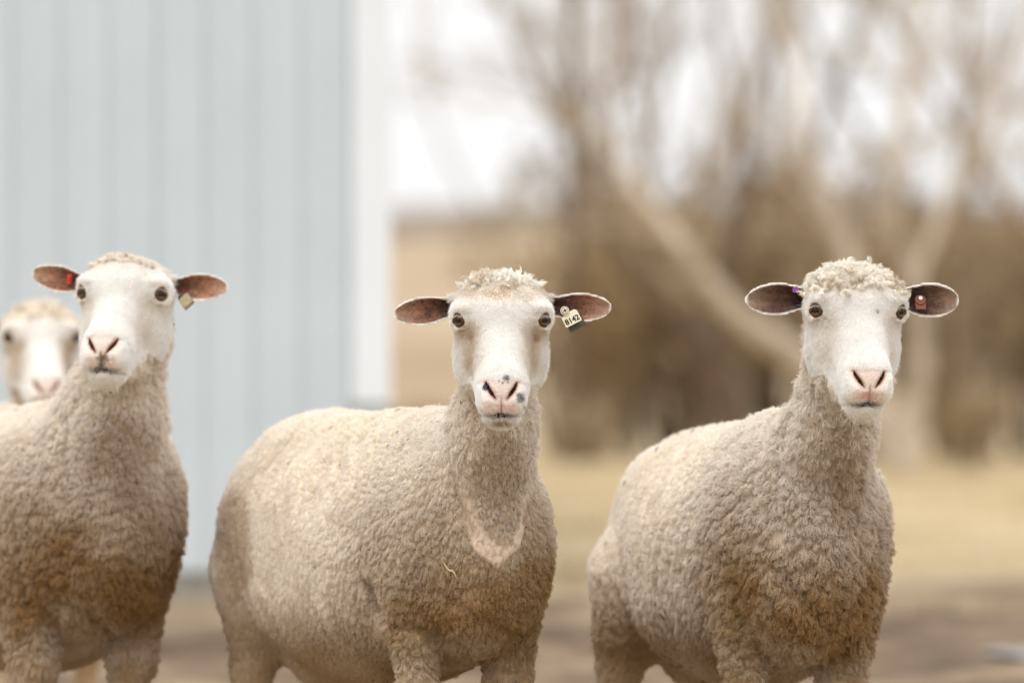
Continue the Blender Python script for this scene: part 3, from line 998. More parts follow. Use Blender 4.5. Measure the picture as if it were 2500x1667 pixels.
        f1b, f2b, _ = worley(q, cell * 2.0, 4)
        loc = np.clip((f2 - f1) * 1.6, 0, 1); locb = np.clip((f2b - f1b) * 1.4, 0, 1)
        ridge = s.ridges(b, co)
        lump = vnoise(co * np.array([1, 1, 0.55]), 12, 21, 2) - 0.5
        disp = wool * ((loc - 0.5) * (0.0022 + 0.0050 * curl) + (locb - 0.5) * (0.0008 + 0.0060 * curl) + ridge + lump * 0.022)
        disp *= 1 - 0.7 * legbare
        for f in P.get('relief', []):
            disp += f(co, b, h)
        co2 = co + no * disp[:, None]
        me.vertices.foreach_set('co', co2.ravel().astype(np.float32))
        me.update()
        # colours
        s.dirtf = lambda cc, bb: s.dirt(cc, bb)
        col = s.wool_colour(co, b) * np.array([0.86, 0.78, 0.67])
        skinpink = np.array([0.68, 0.555, 0.46])
        white = s.face_colour(h, co)
        col = col * (1 - face[:, None]) + white * np.array([0.98, 0.94, 0.90]) * face[:, None]
        ba = bald[:, None]
        col = col * (1 - ba) + (skinpink * (0.9 + 0.3 * vnoise(co, 80, 8)[:, None])) * ba
        me_c = s.skin_marks(col, h, co, earin, earS, face)
        at = me.attributes.new('col', 'FLOAT_COLOR', 'POINT')
        c4 = np.ones((n, 4), np.float32); c4[:, :3] = np.clip(me_c, 0.005, 0.95)
        at.data.foreach_set('color', c4.ravel())
        # keep for the hair
        s.v = co2; no2 = np.empty(n * 3, np.float32); me.vertices.foreach_get('normal', no2)
        s.n = no2.reshape(-1, 3)
        s.wool, s.face, s.earin, s.rim, s.ear = wool, face, earin, rim, earall
        me.calc_loop_triangles()
        tri = np.empty(len(me.loop_triangles) * 3, np.int32); me.loop_triangles.foreach_get('vertices', tri)
        s.tri = tri.reshape(-1, 3)

    def curl(s, b, co):
        """how open and curly the fleece is: more on neck and chest"""
        base = s.P.get('curl', 0.6)
        front = sstep(-0.05, 0.38, b[:, 0] + 0.10 * (0.5 - b[:, 2]))
        low = sstep(0.45, 0.28, b[:, 2])
        return np.clip(base * (0.05 + 1.1 * front + 0.30 * low) * (0.55 + 0.9 * vnoise(co, 7, 34, 2)), 0, 1)

    def ridges(s, b, co):
        """tracks left by the shears, running down the flank"""
        w = (vnoise(co, 5, 31, 3) - 0.5) * 0.16
        ph = (b[:, 0] + 0.30 * (b[:, 2] - 0.5) + w) / 0.046
        t = ph - np.floor(ph)
        saw = np.where(t < 0.70, t / 0.70, (1 - t) / 0.30) - 0.5
        side = sstep(0.34, 0.18, b[:, 0]) * sstep(-0.36, -0.26, b[:, 0]) * sstep(0.24, 0.36, b[:, 2])
        var = sstep(0.30, 0.65, vnoise(co, 6, 33)) * 1.3
        fine = vnoise(np.stack([b[:, 0] * 70, b[:, 1] * 12, b[:, 2] * 12], 1), 1.0, 35, 2) - 0.5
        return (saw * 0.0125 * var + fine * 0.0100) * side * s.P.get('tracks', 1.0)

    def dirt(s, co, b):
        """dried earth and yolk on chest, belly and legs, plus painted brown shade"""
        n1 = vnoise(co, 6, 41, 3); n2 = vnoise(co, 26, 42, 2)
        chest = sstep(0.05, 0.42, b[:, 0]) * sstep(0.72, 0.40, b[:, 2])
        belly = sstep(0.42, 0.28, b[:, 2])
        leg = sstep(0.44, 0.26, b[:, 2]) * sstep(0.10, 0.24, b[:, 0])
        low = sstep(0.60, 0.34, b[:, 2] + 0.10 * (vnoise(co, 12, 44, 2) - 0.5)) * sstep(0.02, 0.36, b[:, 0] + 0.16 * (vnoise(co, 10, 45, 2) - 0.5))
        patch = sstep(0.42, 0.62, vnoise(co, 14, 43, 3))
        amt = (0.60 * chest + (0.30 + 0.25 * patch) * low + 0.65 * belly) * (1 - 0.6 * leg) + 0.08  # the brown low down also paints in the shade of chest and belly
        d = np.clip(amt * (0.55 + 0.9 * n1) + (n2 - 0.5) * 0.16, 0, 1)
        for f in s.P.get('brown_patch', []):
            d = np.maximum(d, f(co, b))  # browner patches set by hand on neck, chest and haunch
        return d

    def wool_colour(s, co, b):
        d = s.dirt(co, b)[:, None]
        clean = np.array(s.P.get('clean', (0.87, 0.83, 0.765))); soil_shade = np.array(s.P.get('soil_shade', (0.41, 0.265, 0.125)))  # part dried earth, part the brown of shaded wool
        return clean * (1 - d) + soil_shade * d

    def face_colour(s, h, co):
        n = vnoise(co, 45, 51, 2)[:, None]
        c = np.array([0.93, 0.92, 0.90]) * (0.95 + 0.08 * n)
        ax = np.abs(h[:, 0])
        # yellowed hair beside the nose, round the eyes and on the brow
        y = 0.75 * np.exp(-((ax - 0.052) / 0.016) ** 2) * sstep(0.01, -0.02, h[:, 2]) * sstep(-0.115, -0.07, h[:, 2])
        y += 0.55 * np.exp(-((ax - 0.066) / 0.015) ** 2 - ((h[:, 2] + 0.02) / 0.016) ** 2)
        y += 0.45 * sstep(0.02, 0.05, h[:, 2])
        y = np.clip(y * (0.4 + 1.1 * vnoise(co, 38, 52, 2)), 0, 1)[:, None] * s.P.get('yellow', 1.0)
        return c * (1 - y) + np.array([0.66, 0.55, 0.40]) * y

    def blot(s, h, x, z, rx, rz, soft=0.5, face_on=True):
        d = np.sqrt(((h[:, 0] - x) / rx) ** 2 + ((h[:, 2] - z) / rz) ** 2)
        d = d * (0.75 + 0.7 * vnoise(h, 240.0, 55, 2)) + 0.5 * (vnoise(h, 520.0, 56) - 0.5)
        return sstep(1.0, 1.0 - soft, d) * (h[:, 1] > -0.03)

    def skin_marks(s, col, h, co, earin, earS, face):
        P = s.P
        def mixc(w, c):
            nonlocal col
            w = np.clip(w, 0, 1)[:, None]
            col = col * (1 - w) + np.array(c) * w
        x, d, z = h.T
        ax = np.abs(x)
        n = vnoise(co, 140, 61, 2)
        pink = np.array(P.get('pink', (0.72, 0.51, 0.44)))
        pad = sstep(0.046, 0.034, ax + np.maximum(0, -0.108 - z) * 0.55) * sstep(-0.098, -0.110, z) * sstep(-0.146, -0.132, z) * sstep(0.10, 0.12, d)
        mixc(pad * 0.55, pink)
        lip = sstep(0.040, 0.020, ax) * sstep(-0.138, -0.150, z) * sstep(-0.172, -0.166, z) * sstep(0.08, 0.11, d)
        mixc(lip * P.get('lip', 0.6) * (0.6 + 0.6 * n), np.array([0.50, 0.27, 0.17]))
        # nostril lining, mouth line
        m = np.stack([ax, d, z], 1)
        nz = np.where(d > 0.10, nostril(ax, z), 1)
        mixc(sstep(0.0055, 0.0015, nz) * 0.6, (0.50, 0.27, 0.18))
        mixc(sstep(0.0016, -0.0008, nz), (0.07, 0.026, 0.016))
        zm = -0.1650 + 3.2 * ax ** 2 + 0.0022 * np.cos(np.clip(ax / 0.02, 0, 1) * 3.1416)
        on = sstep(0.047, 0.038, ax) * sstep(0.07, 0.085, d)
        mixc(sstep(0.0048, 0.0014, np.abs(z - zm)) * on * (0.45 + 0.55 * sstep(0.030, 0.012, ax)), (0.045, 0.028, 0.02))
        mixc(sstep(0.0075, 0.0030, np.abs(z - zm + 0.002)) * sstep(0.026, 0.010, ax) * (d > 0.1), (0.03, 0.02, 0.015))
        mixc(sstep(0.0017, 0.0006, ax) * sstep(-0.128, -0.138, z) * sstep(-0.168, -0.162, z) * (d > 0.11) * 0.85, (0.28, 0.11, 0.075))
        # eyelids: bare dark skin round the eye
        q = m - (EYE_C + EYE_AX * 0.0075)
        rr = np.sqrt((q @ np.cross(EYE_AX, [0, 0, 1])) ** 2 + q[:, 2] ** 2)
        front = (q @ EYE_AX) > -0.015
        mixc(sstep(0.0155, 0.0125, rr) * front, (0.12, 0.075, 0.05))
        mixc(sstep(0.0025, 0.0, cone(m, (0.064, 0.022, -0.010), (0.053, 0.034, -0.022), 0.003, 0.001)) * 0.6, (0.22, 0.13, 0.09))
        # inside of the ears
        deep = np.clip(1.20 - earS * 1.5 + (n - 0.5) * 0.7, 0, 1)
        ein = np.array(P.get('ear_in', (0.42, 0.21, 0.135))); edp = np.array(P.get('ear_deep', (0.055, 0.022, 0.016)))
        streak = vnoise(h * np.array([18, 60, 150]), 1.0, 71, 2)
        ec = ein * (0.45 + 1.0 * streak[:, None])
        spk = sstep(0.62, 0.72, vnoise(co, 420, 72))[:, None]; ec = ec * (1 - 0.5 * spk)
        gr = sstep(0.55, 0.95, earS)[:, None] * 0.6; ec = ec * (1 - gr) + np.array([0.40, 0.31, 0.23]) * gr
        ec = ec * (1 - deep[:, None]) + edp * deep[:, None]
        col = col * (1 - earin[:, None]) + ec * earin[:, None]
        for (bx, bz, rx, rz, c, w) in P.get('spots', []):
            mixc(s.blot(h, bx, bz, rx, rz) * w * (0.55 + 0.7 * n), c)
        return col

    def scatter(s, weight, n, seed):
        """roots on the mesh, density following a vertex weight"""
        rng = np.random.default_rng(seed)
        t = s.tri
        a, b, c = s.v[t[:, 0]], s.v[t[:, 1]], s.v[t[:, 2]]
        area = 0.5 * np.linalg.norm(np.cross(b - a, c - a), axis=1)
        w = weight[t].mean(1) * area
        cw = np.cumsum(w)
        if cw[-1] <= 0: return None
        k = np.searchsorted(cw, rng.random(n) * cw[-1]); k = np.clip(k, 0, len(t) - 1)
        r1 = np.sqrt(rng.random(n)); r2 = rng.random(n)
        bc = np.stack([1 - r1, r1 * (1 - r2), r1 * r2], 1)
        T = t[k]
        p = (s.v[T] * bc[..., None]).sum(1)
        nn = (s.n[T] * bc[..., None]).sum(1); nn /= np.linalg.norm(nn, axis=1)[:, None] + 1e-9
        return p, nn, T, bc, rng

    def seen_weight(s):
        """thinner coat where neither this viewpoint nor one beside it can look"""
        view = np.array([0, 0, CAM_H]) - s.v
        view /= np.linalg.norm(view, axis=1)[:, None]
        return 0.15 + 0.85 * sstep(-0.45, -0.10, (s.n * view).sum(1))

    def fleece(s):
        P = s.P
        b = s.tobody(s.v)
        w = s.wool * s.seen_weight() * (0.25 + 0.75 * sstep(0.16, 0.30, s.v[:, 2]))
        w = np.where(s.wool > 0.12, w, 0)
        N = P.get('n_wool', 250000)
        p, nn, T, bc, rng = s.scatter(w, N, P['seed'])
        b = s.tobody(p)
        curl = s.curl(b, p)
        q = p + (np.stack([vnoise(p, 28, 11), vnoise(p, 28, 12), vnoise(p, 28, 13)], 1) - 0.5) * 0.016
        cell, stretch = P.get('lock', (0.0120, 0.50))
        sc = np.array([1, 1, stretch])
        f1, f2, C = worley(q * sc, cell, 3)
        C = C / sc
        C = p + (C - q)
        C = C - nn * ((C - p) * nn).sum(1)[:, None]
        down = np.array([0, 0, -1.0]) + 0.35 * (-s.F)
        flow = down - nn * (nn @ down)[:, None]
        ln = P.get('wool_len', 0.0085) * (0.30 + 0.92 * curl + 0.25 * rng.random(N)) * (1.15 - 0.55 * sstep(0.25, 0.75, f1)) * np.clip((s.wool[T] * bc).sum(1), 0.25, 1)
        h = s.tohead(p)
        legf = sstep(0.16, 0.34, p[:, 2]); ln = ln * (0.35 + 0.65 * legf)
        rnd = rng.normal(size=(N, 3)) * 0.13
        dr = nn * 0.80 + flow * 0.45 + rnd
        tip = p + dr * ln[:, None]
        cl = (0.24 + 0.68 * np.sqrt(curl))[:, None]
        tipc = tip * (1 - cl) + (C + (nn * 0.9 + flow * 0.5) * ln[:, None]) * cl
        wig = np.cross(nn, rng.normal(size=(N, 3))) * (ln * 0.22)[:, None]
        p0 = p - nn * 0.0012
        k1 = p + nn * (ln * 0.35)[:, None] + wig
        k2 = p * 0.35 + tipc * 0.65 + nn * (ln * 0.10)[:, None] - wig * 0.8
        pts = np.stack([p0, k1, k2, tipc], 1)
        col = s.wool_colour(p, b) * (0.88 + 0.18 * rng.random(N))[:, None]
        rad = np.array([0.00042, 0.00038, 0.00030, 0.00010])
        o = hair_object('fleece', pts, rad, np.clip(col, 0.02, 0.93), WOOL, s.root)
        tag(o, kind='stuff')

    def face_hair(s):
        P = s.P
        h = s.tohead(s.v)
        m = np.stack([np.abs(h[:, 0]), h[:, 1], h[:, 2]], 1)
        q = m - (EYE_C + EYE_AX * 0.0075)
        rr = np.sqrt((q @ np.cross(EYE_AX, [0, 0, 1])) ** 2 + q[:, 2] ** 2)
        noeye = np.where((q @ EYE_AX) > -0.02, sstep(0.0145, 0.0175, rr), 1)
        pad = sstep(0.040, 0.028, m[:, 0]) * sstep(-0.100, -0.110, m[:, 2]) * sstep(-0.172, -0.166, m[:, 2]) * sstep(0.10, 0.118, m[:, 1])
        s.len_mul = np.clip(s.face * noeye * (1 - 0.70 * pad) * (1 - 0.75 * s.earin), 0, 1)
        s.len_mul = s.len_mul * np.where(m[:, 1] > 0.10, sstep(0.001, 0.006, nostril(m[:, 0], m[:, 2])), 1)
        w = s.len_mul * (0.3 + 0.7 * s.seen_weight()) * (1 + 1.5 * s.rim)
        w = np.where(s.face > 0.15, w, 0)
        N = P.get('n_face', 80000)
        p, nn, T, bc, rng = s.scatter(w, N, P['seed'] + 1)
        lm = (s.len_mul[T] * bc).sum(1); rim = (s.rim[T] * bc).sum(1); ein = (s.earin[T] * bc).sum(1)
        hp = s.tohead(p)
        # flow: from the brow outward and down, towards the muzzle
        fh = np.stack([hp[:, 0] * 4.0, 0.25 + 0 * hp[:, 0], -0.9 + 0 * hp[:, 0]], 1)
        up = sstep(0.0, 0.05, hp[:, 2]); fh[:, 2] = fh[:, 2] * (1 - 1.5 * up)
        flow = fh @ s.Hm.T
        flow /= np.linalg.norm(flow, axis=1)[:, None]
        flow = flow - nn * (flow * nn).sum(1)[:, None]
        cl = vnoise(p, 160, 77)[:, None] - 0.5
        ln = P.get('fur_len', 0.0060) * (0.55 + 0.7 * rng.random(N)) * (0.3 + 0.7 * lm) * (1 - 0.78 * rim)
        jaw = sstep(0.0, -0.05, hp[:, 1]) * (1 - (s.ear[T] * bc).sum(1)); ln *= 1 + 0.9 * jaw
        dr = nn * (0.42 + 0.6 * rim + 0.25 * jaw)[:, None] + flow * 0.85 + rng.normal(size=(N, 3)) * 0.16 + cl * 0.30
        p0 = p - nn * 0.0006
        tip = p + dr * ln[:, None]
        mid = p + (nn * 0.40 + dr * 0.42) * ln[:, None] * 0.75
        pts = np.stack([p0, mid, tip], 1)
        col = s.face_colour(hp, p) * (0.90 + 0.14 * rng.random(N))[:, None]
        colv = np.empty((len(s.v), 4), np.float32)
        s.me.attributes['col'].data.foreach_get('color', colv.ravel())
        arr = np.empty(len(s.v) * 4, np.float32); s.me.attributes['col'].data.foreach_get('color', arr); colv = arr.reshape(-1, 4)[:, :3]
        skin = (colv[T] * bc[..., None]).sum(1)
        col = col * (1 - ein[:, None]) + (skin * 1.25 + 0.06) * ein[:, None]
        for (bx, bz, rx, rz, c, wgt) in P.get('spots', []) + P.get('furspots', []):
            k = (s.blot(hp, bx, bz, rx, rz, 0.8) * wgt * 0.9)[:, None]
            col = col * (1 - k) + np.array(c) * k
        rad = np.array([0.00028, 0.00022, 0.00006])
        o = hair_object('face_hair', pts, rad, np.clip(col, 0.02, 0.92), FUR, s.root)
        tag(o, kind='stuff')
        # whiskers and lashes
        rng = np.random.default_rng(P['seed'] + 9)
        W = []; 
        for sd in (-1, 1):
            for i in range(26):   # lashes
                t = (i / 25 - 0.5) * 2.0
                bx = np.cross(EYE_AX, [0, 0, 1])
                base = EYE_C + EYE_AX * 0.0145 + bx * t * 0.0145 + np.array([0, 0, 0.0075 * (1 - 0.6 * t * t) - 0.2 * t * 0.0145])
                out = EYE_AX * 0.009 + np.array([0, 0, -0.006 + 0.005 * rng.random()]) + bx * t * 0.004
                k = [base, base + out * 0.5 + np.array([0, 0, 0.001]), base + out]
                W.append([np.array([sd, 1, 1]) * c for c in k])
            for i in range(30):   # chin and lip whiskers
                c = np.array([rng.uniform(0, 0.036), rng.uniform(0.08, 0.125), rng.uniform(-0.190, -0.150)])
                dv = hammer(np.array([c[0] * 2.2 + rng.normal() * 0.02, 0.05, -0.06 + rng.normal() * 0.02])) * rng.uniform(0.012, 0.028)
                W.append([np.array([sd, 1, 1]) * k for k in (c, c + dv * 0.5, c + dv + np.array([0, 0, -0.004]))])
        W = np.array(W)
        Ww = s.fromhead(W.reshape(-1, 3)).reshape(W.shape)
        o = hair_object('whisker', Ww, np.array([0.00030, 0.00024, 0.00008]), np.tile([[0.70, 0.62, 0.50]], (len(W), 1)), FUR, s.root)
        tag(o, kind='stuff')

    def topknot(s):
        """loose curly wool on the poll"""
        P = s.P
        K = P.get('knot', {})
        h = s.tohead(s.v)
        crown = P.get('crown', 0.052)
        c0 = K.get('front', 0.0)
        w = sstep(-0.012, 0.006, h[:, 2] - crown + np.abs(h[:, 0]) * 0.10 + c0) * (h[:, 1] > -0.11) * (np.abs(h[:, 0]) < 0.085) * (h[:, 2] > 0.0)
        w = w * (s.earin < 0.01) * (s.rim < 0.01)
        n = K.get('locks', 300)
        got = s.scatter(w, n, P['seed'] + 3)
        if got is None: return
        p, nn, T, bc, rng = got
        M = K.get('strands', 18)
        ln = K.get('len', 0.020) * (0.5 + 0.9 * rng.random(n))
        hp = s.tohead(p)
        out = np.stack([hp[:, 0] * 3.5, 0.30 + 0.5 * sstep(-0.05, 0.0, hp[:, 1]), 0.25 + 0 * ln], 1) @ s.Hm.T
        dr = nn * 0.8 + out * 0.55 + rng.normal(size=(n, 3)) * 0.42
        dr /= np.linalg.norm(dr, axis=1)[:, None]
        ph = rng.random(n) * 6.28; tw = rng.choice([-1, 1], n) * rng.uniform(6.0, 11.0, n)
        side = np.cross(dr, rng.normal(size=(n, 3))); side /= np.linalg.norm(side, axis=1)[:, None]
        sid2 = np.cross(dr, side)
        k = 9
        ts = np.linspace(0, 1, k)
        off = rng.normal(size=(n, M, 3)) * K.get('fat', 0.0017)
        pts = np.empty((n, M, k, 3))
        fl = rng.uniform(0.75, 1.1, (n, M))
        for j, t in enumerate(ts):
            ang = ph + tw * t
            rad = K.get('curl', 0.0032) * min(1.0, t * 1.6)
            bend = (side * np.cos(ang)[:, None] + sid2 * np.sin(ang)[:, None]) * rad
            droop = np.array([0, 0, -1]) * (ln * 0.30 * t * t)[:, None]
            ctr = p - nn * 0.001
            step = dr * (ln * t)[:, None]
            pts[:, :, j] = ctr[:, None] + step[:, None] * fl[..., None] + bend[:, None] + droop[:, None] + off * (1.0 - 0.45 * t)
        pts = pts.reshape(n * M, k, 3)
        pts += rng.normal(size=pts.shape) * 0.0005
        base = np.array(K.get('col', (0.80, 0.75, 0.66)))
        dk = (vnoise(p, 30, 91, 2) > 0.60) * 0.5
        lc = base * (1 - dk[:, None]) + np.array([0.56, 0.44, 0.28]) * dk[:, None]
        col = np.repeat(lc * (0.9 + 0.2 * rng.random(n))[:, None], M, 0)
        rad = np.array([0.34, 0.34, 0.33, 0.32, 0.31, 0.29, 0.26, 0.20, 0.09]) * 0.001
        o = hair_object('topknot', pts, rad, np.clip(col, 0.02, 0.93), WOOL, s.root)
        tag(o, kind='stuff')

    def debris(s):
        """crumbs of earth and hay caught in the wool"""
        b = s.tobody(s.v)
        w = (s.wool > 0.6) * (0.15 + sstep(0.6, 0.3, b[:, 2])) * sstep(0.45, 0.6, vnoise(s.v, 9, 95, 2)) * (s.seen_weight() > 0.5)
        p, nn, T, bc, rng = s.scatter(w, 170, s.P['seed'] + 5)
        n = len(p)
        d = rng.normal(size=(n, 3)); d -= nn * (d * nn).sum(1)[:, None]; d /= np.linalg.norm(d, axis=1)[:, None]
        L = rng.uniform(0.002, 0.008, n)[:, None]
        c = p + nn * rng.uniform(0.003, 0.008, n)[:, None]
        pts = np.stack([c - d * L, c + nn * 0.0008, c + d * L], 1)
        col = np.where(rng.random(n)[:, None] < 0.7, np.array([[0.12, 0.075, 0.035]]), np.array([[0.45, 0.33, 0.15]]))
        o = hair_object('debris', pts, np.array([0.0006, 0.0009, 0.0005]), col, WOOL, s.root)
        tag(o, kind='stuff')

    def eyes(s):
        nu, nv = 40, 24
        for sd in (-1, 1):
            ax = EYE_AX * np.array([sd, 1, 1]); c = EYE_C * np.array([sd, 1, 1])
            side = hammer(np.cross(ax, [0, 0, 1])); up = np.array([0, 0, 1.0])
            th = np.linspace(0, math.pi * 0.75, nv); phi = np.linspace(0, 2 * math.pi, nu, endpoint=False)
            V, Cc = [], []
            for t in th:
                for f in phi:
                    X, Y, Z = math.sin(t) * math.cos(f), math.sin(t) * math.sin(f), math.cos(t)
                    V.append(c + EYE_R * (side * X + up * Y + ax * Z))
                    r = math.sin(t)
                    if abs(X) < 0.52 and -0.30 < Y < 0.5: k = (0.004, 0.004, 0.005)
                    elif r < 0.70 and t < 1.5: k = (0.17, 0.085, 0.024) if r < 0.60 else (0.05, 0.025, 0.012)
                    else: k = (0.06, 0.035, 0.025)
                    Cc.append(k + (1,))
            Fc = [(i * nu + j, i * nu + (j + 1) % nu, (i + 1) * nu + (j + 1) % nu, (i + 1) * nu + j) for i in range(nv - 1) for j in range(nu)]
            V = s.fromhead(np.array(V))
            me = mesh_np('eye', V, np.array(Fc)[:, ::-1] if sd > 0 else np.array(Fc))
            a = me.attributes.new('col', 'FLOAT_COLOR', 'POINT'); a.data.foreach_set('color', np.array(Cc, np.float32).ravel())
            link('eye', me, EYE, s.root)

    def hooves(s):
        o = s.P.get('body', {})
        for sd in (1, -1):
            df, db = o.get('step', {}).get(sd, (0, 0)); sp = o.get('spread', {}).get(sd, (0, 0))
            for (f, l) in ((0.295 + df, 0.098 + sp[0]), (-0.39 + db, 0.13 + sp[1])):
                V, Fc = [], []
                for cl in (-1, 1):          # two claws
                    k0 = len(V)
                    prof = [(-0.032, 0.0, 0.020), (-0.028, 0.040, 0.019), (0.018, 0.045, 0.019), (0.052, 0.004, 0.014), (0.052, 0.0, 0.014)]
                    for (a, z, hw) in prof:
                        for e in (-1, 1):
                            V.append((f + a, sd * l + cl * 0.0185 + e * hw * 0.9, z))
                    n = len(prof)
                    for i in range(n):
                        j = (i + 1) % n
                        Fc.append((k0 + 2 * i, k0 + 2 * i + 1, k0 + 2 * j + 1, k0 + 2 * j))
                    Fc.append((k0, k0 + 2, k0 + 4, k0 + 6)); Fc.append((k0 + 1, k0 + 7, k0 + 5, k0 + 3))
                me = mesh_np('hoof', s.frombody(np.array(V)), np.array(Fc), False)
                link('hoof', me, HOOF, s.root)

def zx(u, v, Y):
    """image position of the layout sketch -> world point at depth Y"""
    k = 13066.0 / Y
    return np.array([(u - 1176) / k, Y, CAM_H + (866 - v) / k])

def uvpx(p):
    """sketch coordinates of world points"""
    k = 13066.0 / p[:, 1]
    return 1176 + p[:, 0] * k, 866 - (p[:, 2] - CAM_H) * k

def seg_dist(u, v, pts):
    d = np.full(len(u), 1e9)
    for (a, b), (c, e) in zip(pts[:-1], pts[1:]):
        dx, dy = c - a, e - b
        t = np.clip(((u - a) * dx + (v - b) * dy) / (dx * dx + dy * dy), 0, 1)
        d = np.minimum(d, np.hypot(u - a - t * dx, v - b - t * dy))
    return d

def collar(co, b, h):
    """bare pink collar where the shears met the neck wool"""
    u, v = uvpx(co)
    n = (vnoise(co, 45, 201, 2) - 0.5) * 16
    line = [(1040, 1085), (1062, 1140), (1082, 1200), (1112, 1255), (1150, 1283), (1186, 1256), (1206, 1200), (1222, 1140), (1240, 1090)]
    band = sstep(13, 6, seg_dist(u, v, line) + n * 0.3 - np.where(u < 1150, sstep(1060, 1230, v), 0) * 13)
    fill = sstep(1.0, 0.7, np.hypot((u - 1142) / 40.0, (v - 1245) / 42.0) + n * 0.008) * 0.5
    return np.maximum(band * (0.30 + 0.65 * sstep(1080, 1230, v)), fill) * (b[:, 0] > 0.2) * 0.76

def blob_px(cu, cv, ru, rv, w, fmin=-1.0):
    def f(co, b, h):
        u, v = uvpx(co)
        n = (vnoise(co, 60, 202, 2) - 0.5) * 0.6
        return w * sstep(1.0, 0.5, np.hypot((u - cu) / ru, (v - cv) / rv) + n) * (b[:, 0] > fmin)
    return f

def brown_px(cu, cv, ru, rv, w, fmin=-1.0):
    g = blob_px(cu, cv, ru, rv, w, fmin)
    return lambda co, b: g(co, b, None)

def fold_px(line, wid, amp, fmin=-1.0, right=None):
    """skin fold: a crease along a line"""
    def f(co, b, h):
        u, v = uvpx(co)
        d = seg_dist(u, v, line)
        return -amp * np.exp(-(d / wid) ** 2) * (b[:, 0] > fmin) * (co[:, 1] < b[:, 0] * 0 + np.median(co[:, 1]) + 0.05)
    return f

GREY = (0.14, 0.13, 0.125); PINKBR = (0.42, 0.24, 0.17); TAN = (0.42, 0.31, 0.18)
MIDDLE = dict(seed=100, lock=(0.0086, 0.45), curl=0.55, wool_len=0.0080, at=(-0.204, 10.50), yaw=25, head=tuple(zx(1152, 735, 9.93)), hrot=(0, 0, 0), fine=0.0036,
    ear_a=dict(tip=(-0.190, -0.045, 0.010), h=0.0245), ear_b=dict(tip=(0.194, -0.045, 0.022), h=0.0245), crown=0.062, knot=dict(locks=240, len=0.023, strands=15, curl=0.0026, fat=0.0016, front=-0.006, col=(0.88, 0.86, 0.81)),
    body=dict(brisket_c=(0.33, 0, 0.425), rump_c=(-0.345, 0, 0.53), spread={1: (-0.028, 0.0)}, rump_r=(0.20, 0.205, 0.20), ha_c=(-0.36, 0.085, 0.46), barrel_c=(-0.09, 0, 0.468), barrel_r=(0.42, 0.225, 0.250)),
    brown_patch=[brown_px(540, 1260, 55, 170, 0.5), brown_px(1150, 1090, 85, 130, 0.42, 0.2), brown_px(1100, 1390, 130, 60, 0.25, 0.1), brown_px(1265, 1310, 30, 90, 0.5, 0.1), brown_px(860, 1480, 60, 60, 0.2)],  # haunch stain first, then browner neck and chest patches
    bald=[collar, blob_px(868, 1425, 20, 50, 0.6), blob_px(1075, 1395, 50, 34, 0.35)],
    relief=[fold_px([(612, 1120), (600, 1200), (602, 1330), (612, 1450)], 13, 0.010), fold_px([(838, 1350), (852, 1400), (872, 1455), (884, 1560)], 24, 0.020), fold_px([(1020, 990), (1026, 1060), (1042, 1130), (1080, 1230)], 13, 0.014, 0.1),
        fold_px([(1246, 1060), (1236, 1130), (1214, 1200)], 10, 0.010, 0.1), fold_px([(905, 1440), (990, 1445), (1075, 1490)], 12, 0.010, 0.1), fold_px([(1000, 1360), (1090, 1420), (1200, 1460)], 12, 0.008, 0.1),
        fold_px([(940, 1000), (900, 1080), (880, 1180)], 12, 0.007), fold_px([(760, 1180), (735, 1300)], 9, 0.006), fold_px([(690, 1150), (680, 1290)], 8, 0.005)],
    spots=[(-0.027, -0.1165, 0.0085, 0.0085, (0.05, 0.055, 0.065), 1.3), (0.008, -0.1005, 0.008, 0.008, GREY, 0.9), (-0.004, -0.106, 0.0025, 0.0025, GREY, 1.2), (0.002, -0.109, 0.0022, 0.0022, GREY, 1.2),
           (0.011, -0.108, 0.0028, 0.0022, GREY, 1.1), (0.032, -0.134, 0.009, 0.013, GREY, 1.0), (-0.046, -0.150, 0.008, 0.007, GREY, 0.8), (0.044, -0.149, 0.011, 0.006, GREY, 0.7),
           (0.058, -0.030, 0.010, 0.014, PINKBR, 0.7), (-0.052, -0.028, 0.009, 0.012, PINKBR, 0.6), (0, -0.178, 0.032, 0.010, TAN, 0.9)],
    furspots=[(0.012, 0.056, 0.030, 0.010, (0.40, 0.29, 0.15), 0.9), (-0.01, 0.045, 0.045, 0.014, (0.66, 0.54, 0.38), 0.6)])
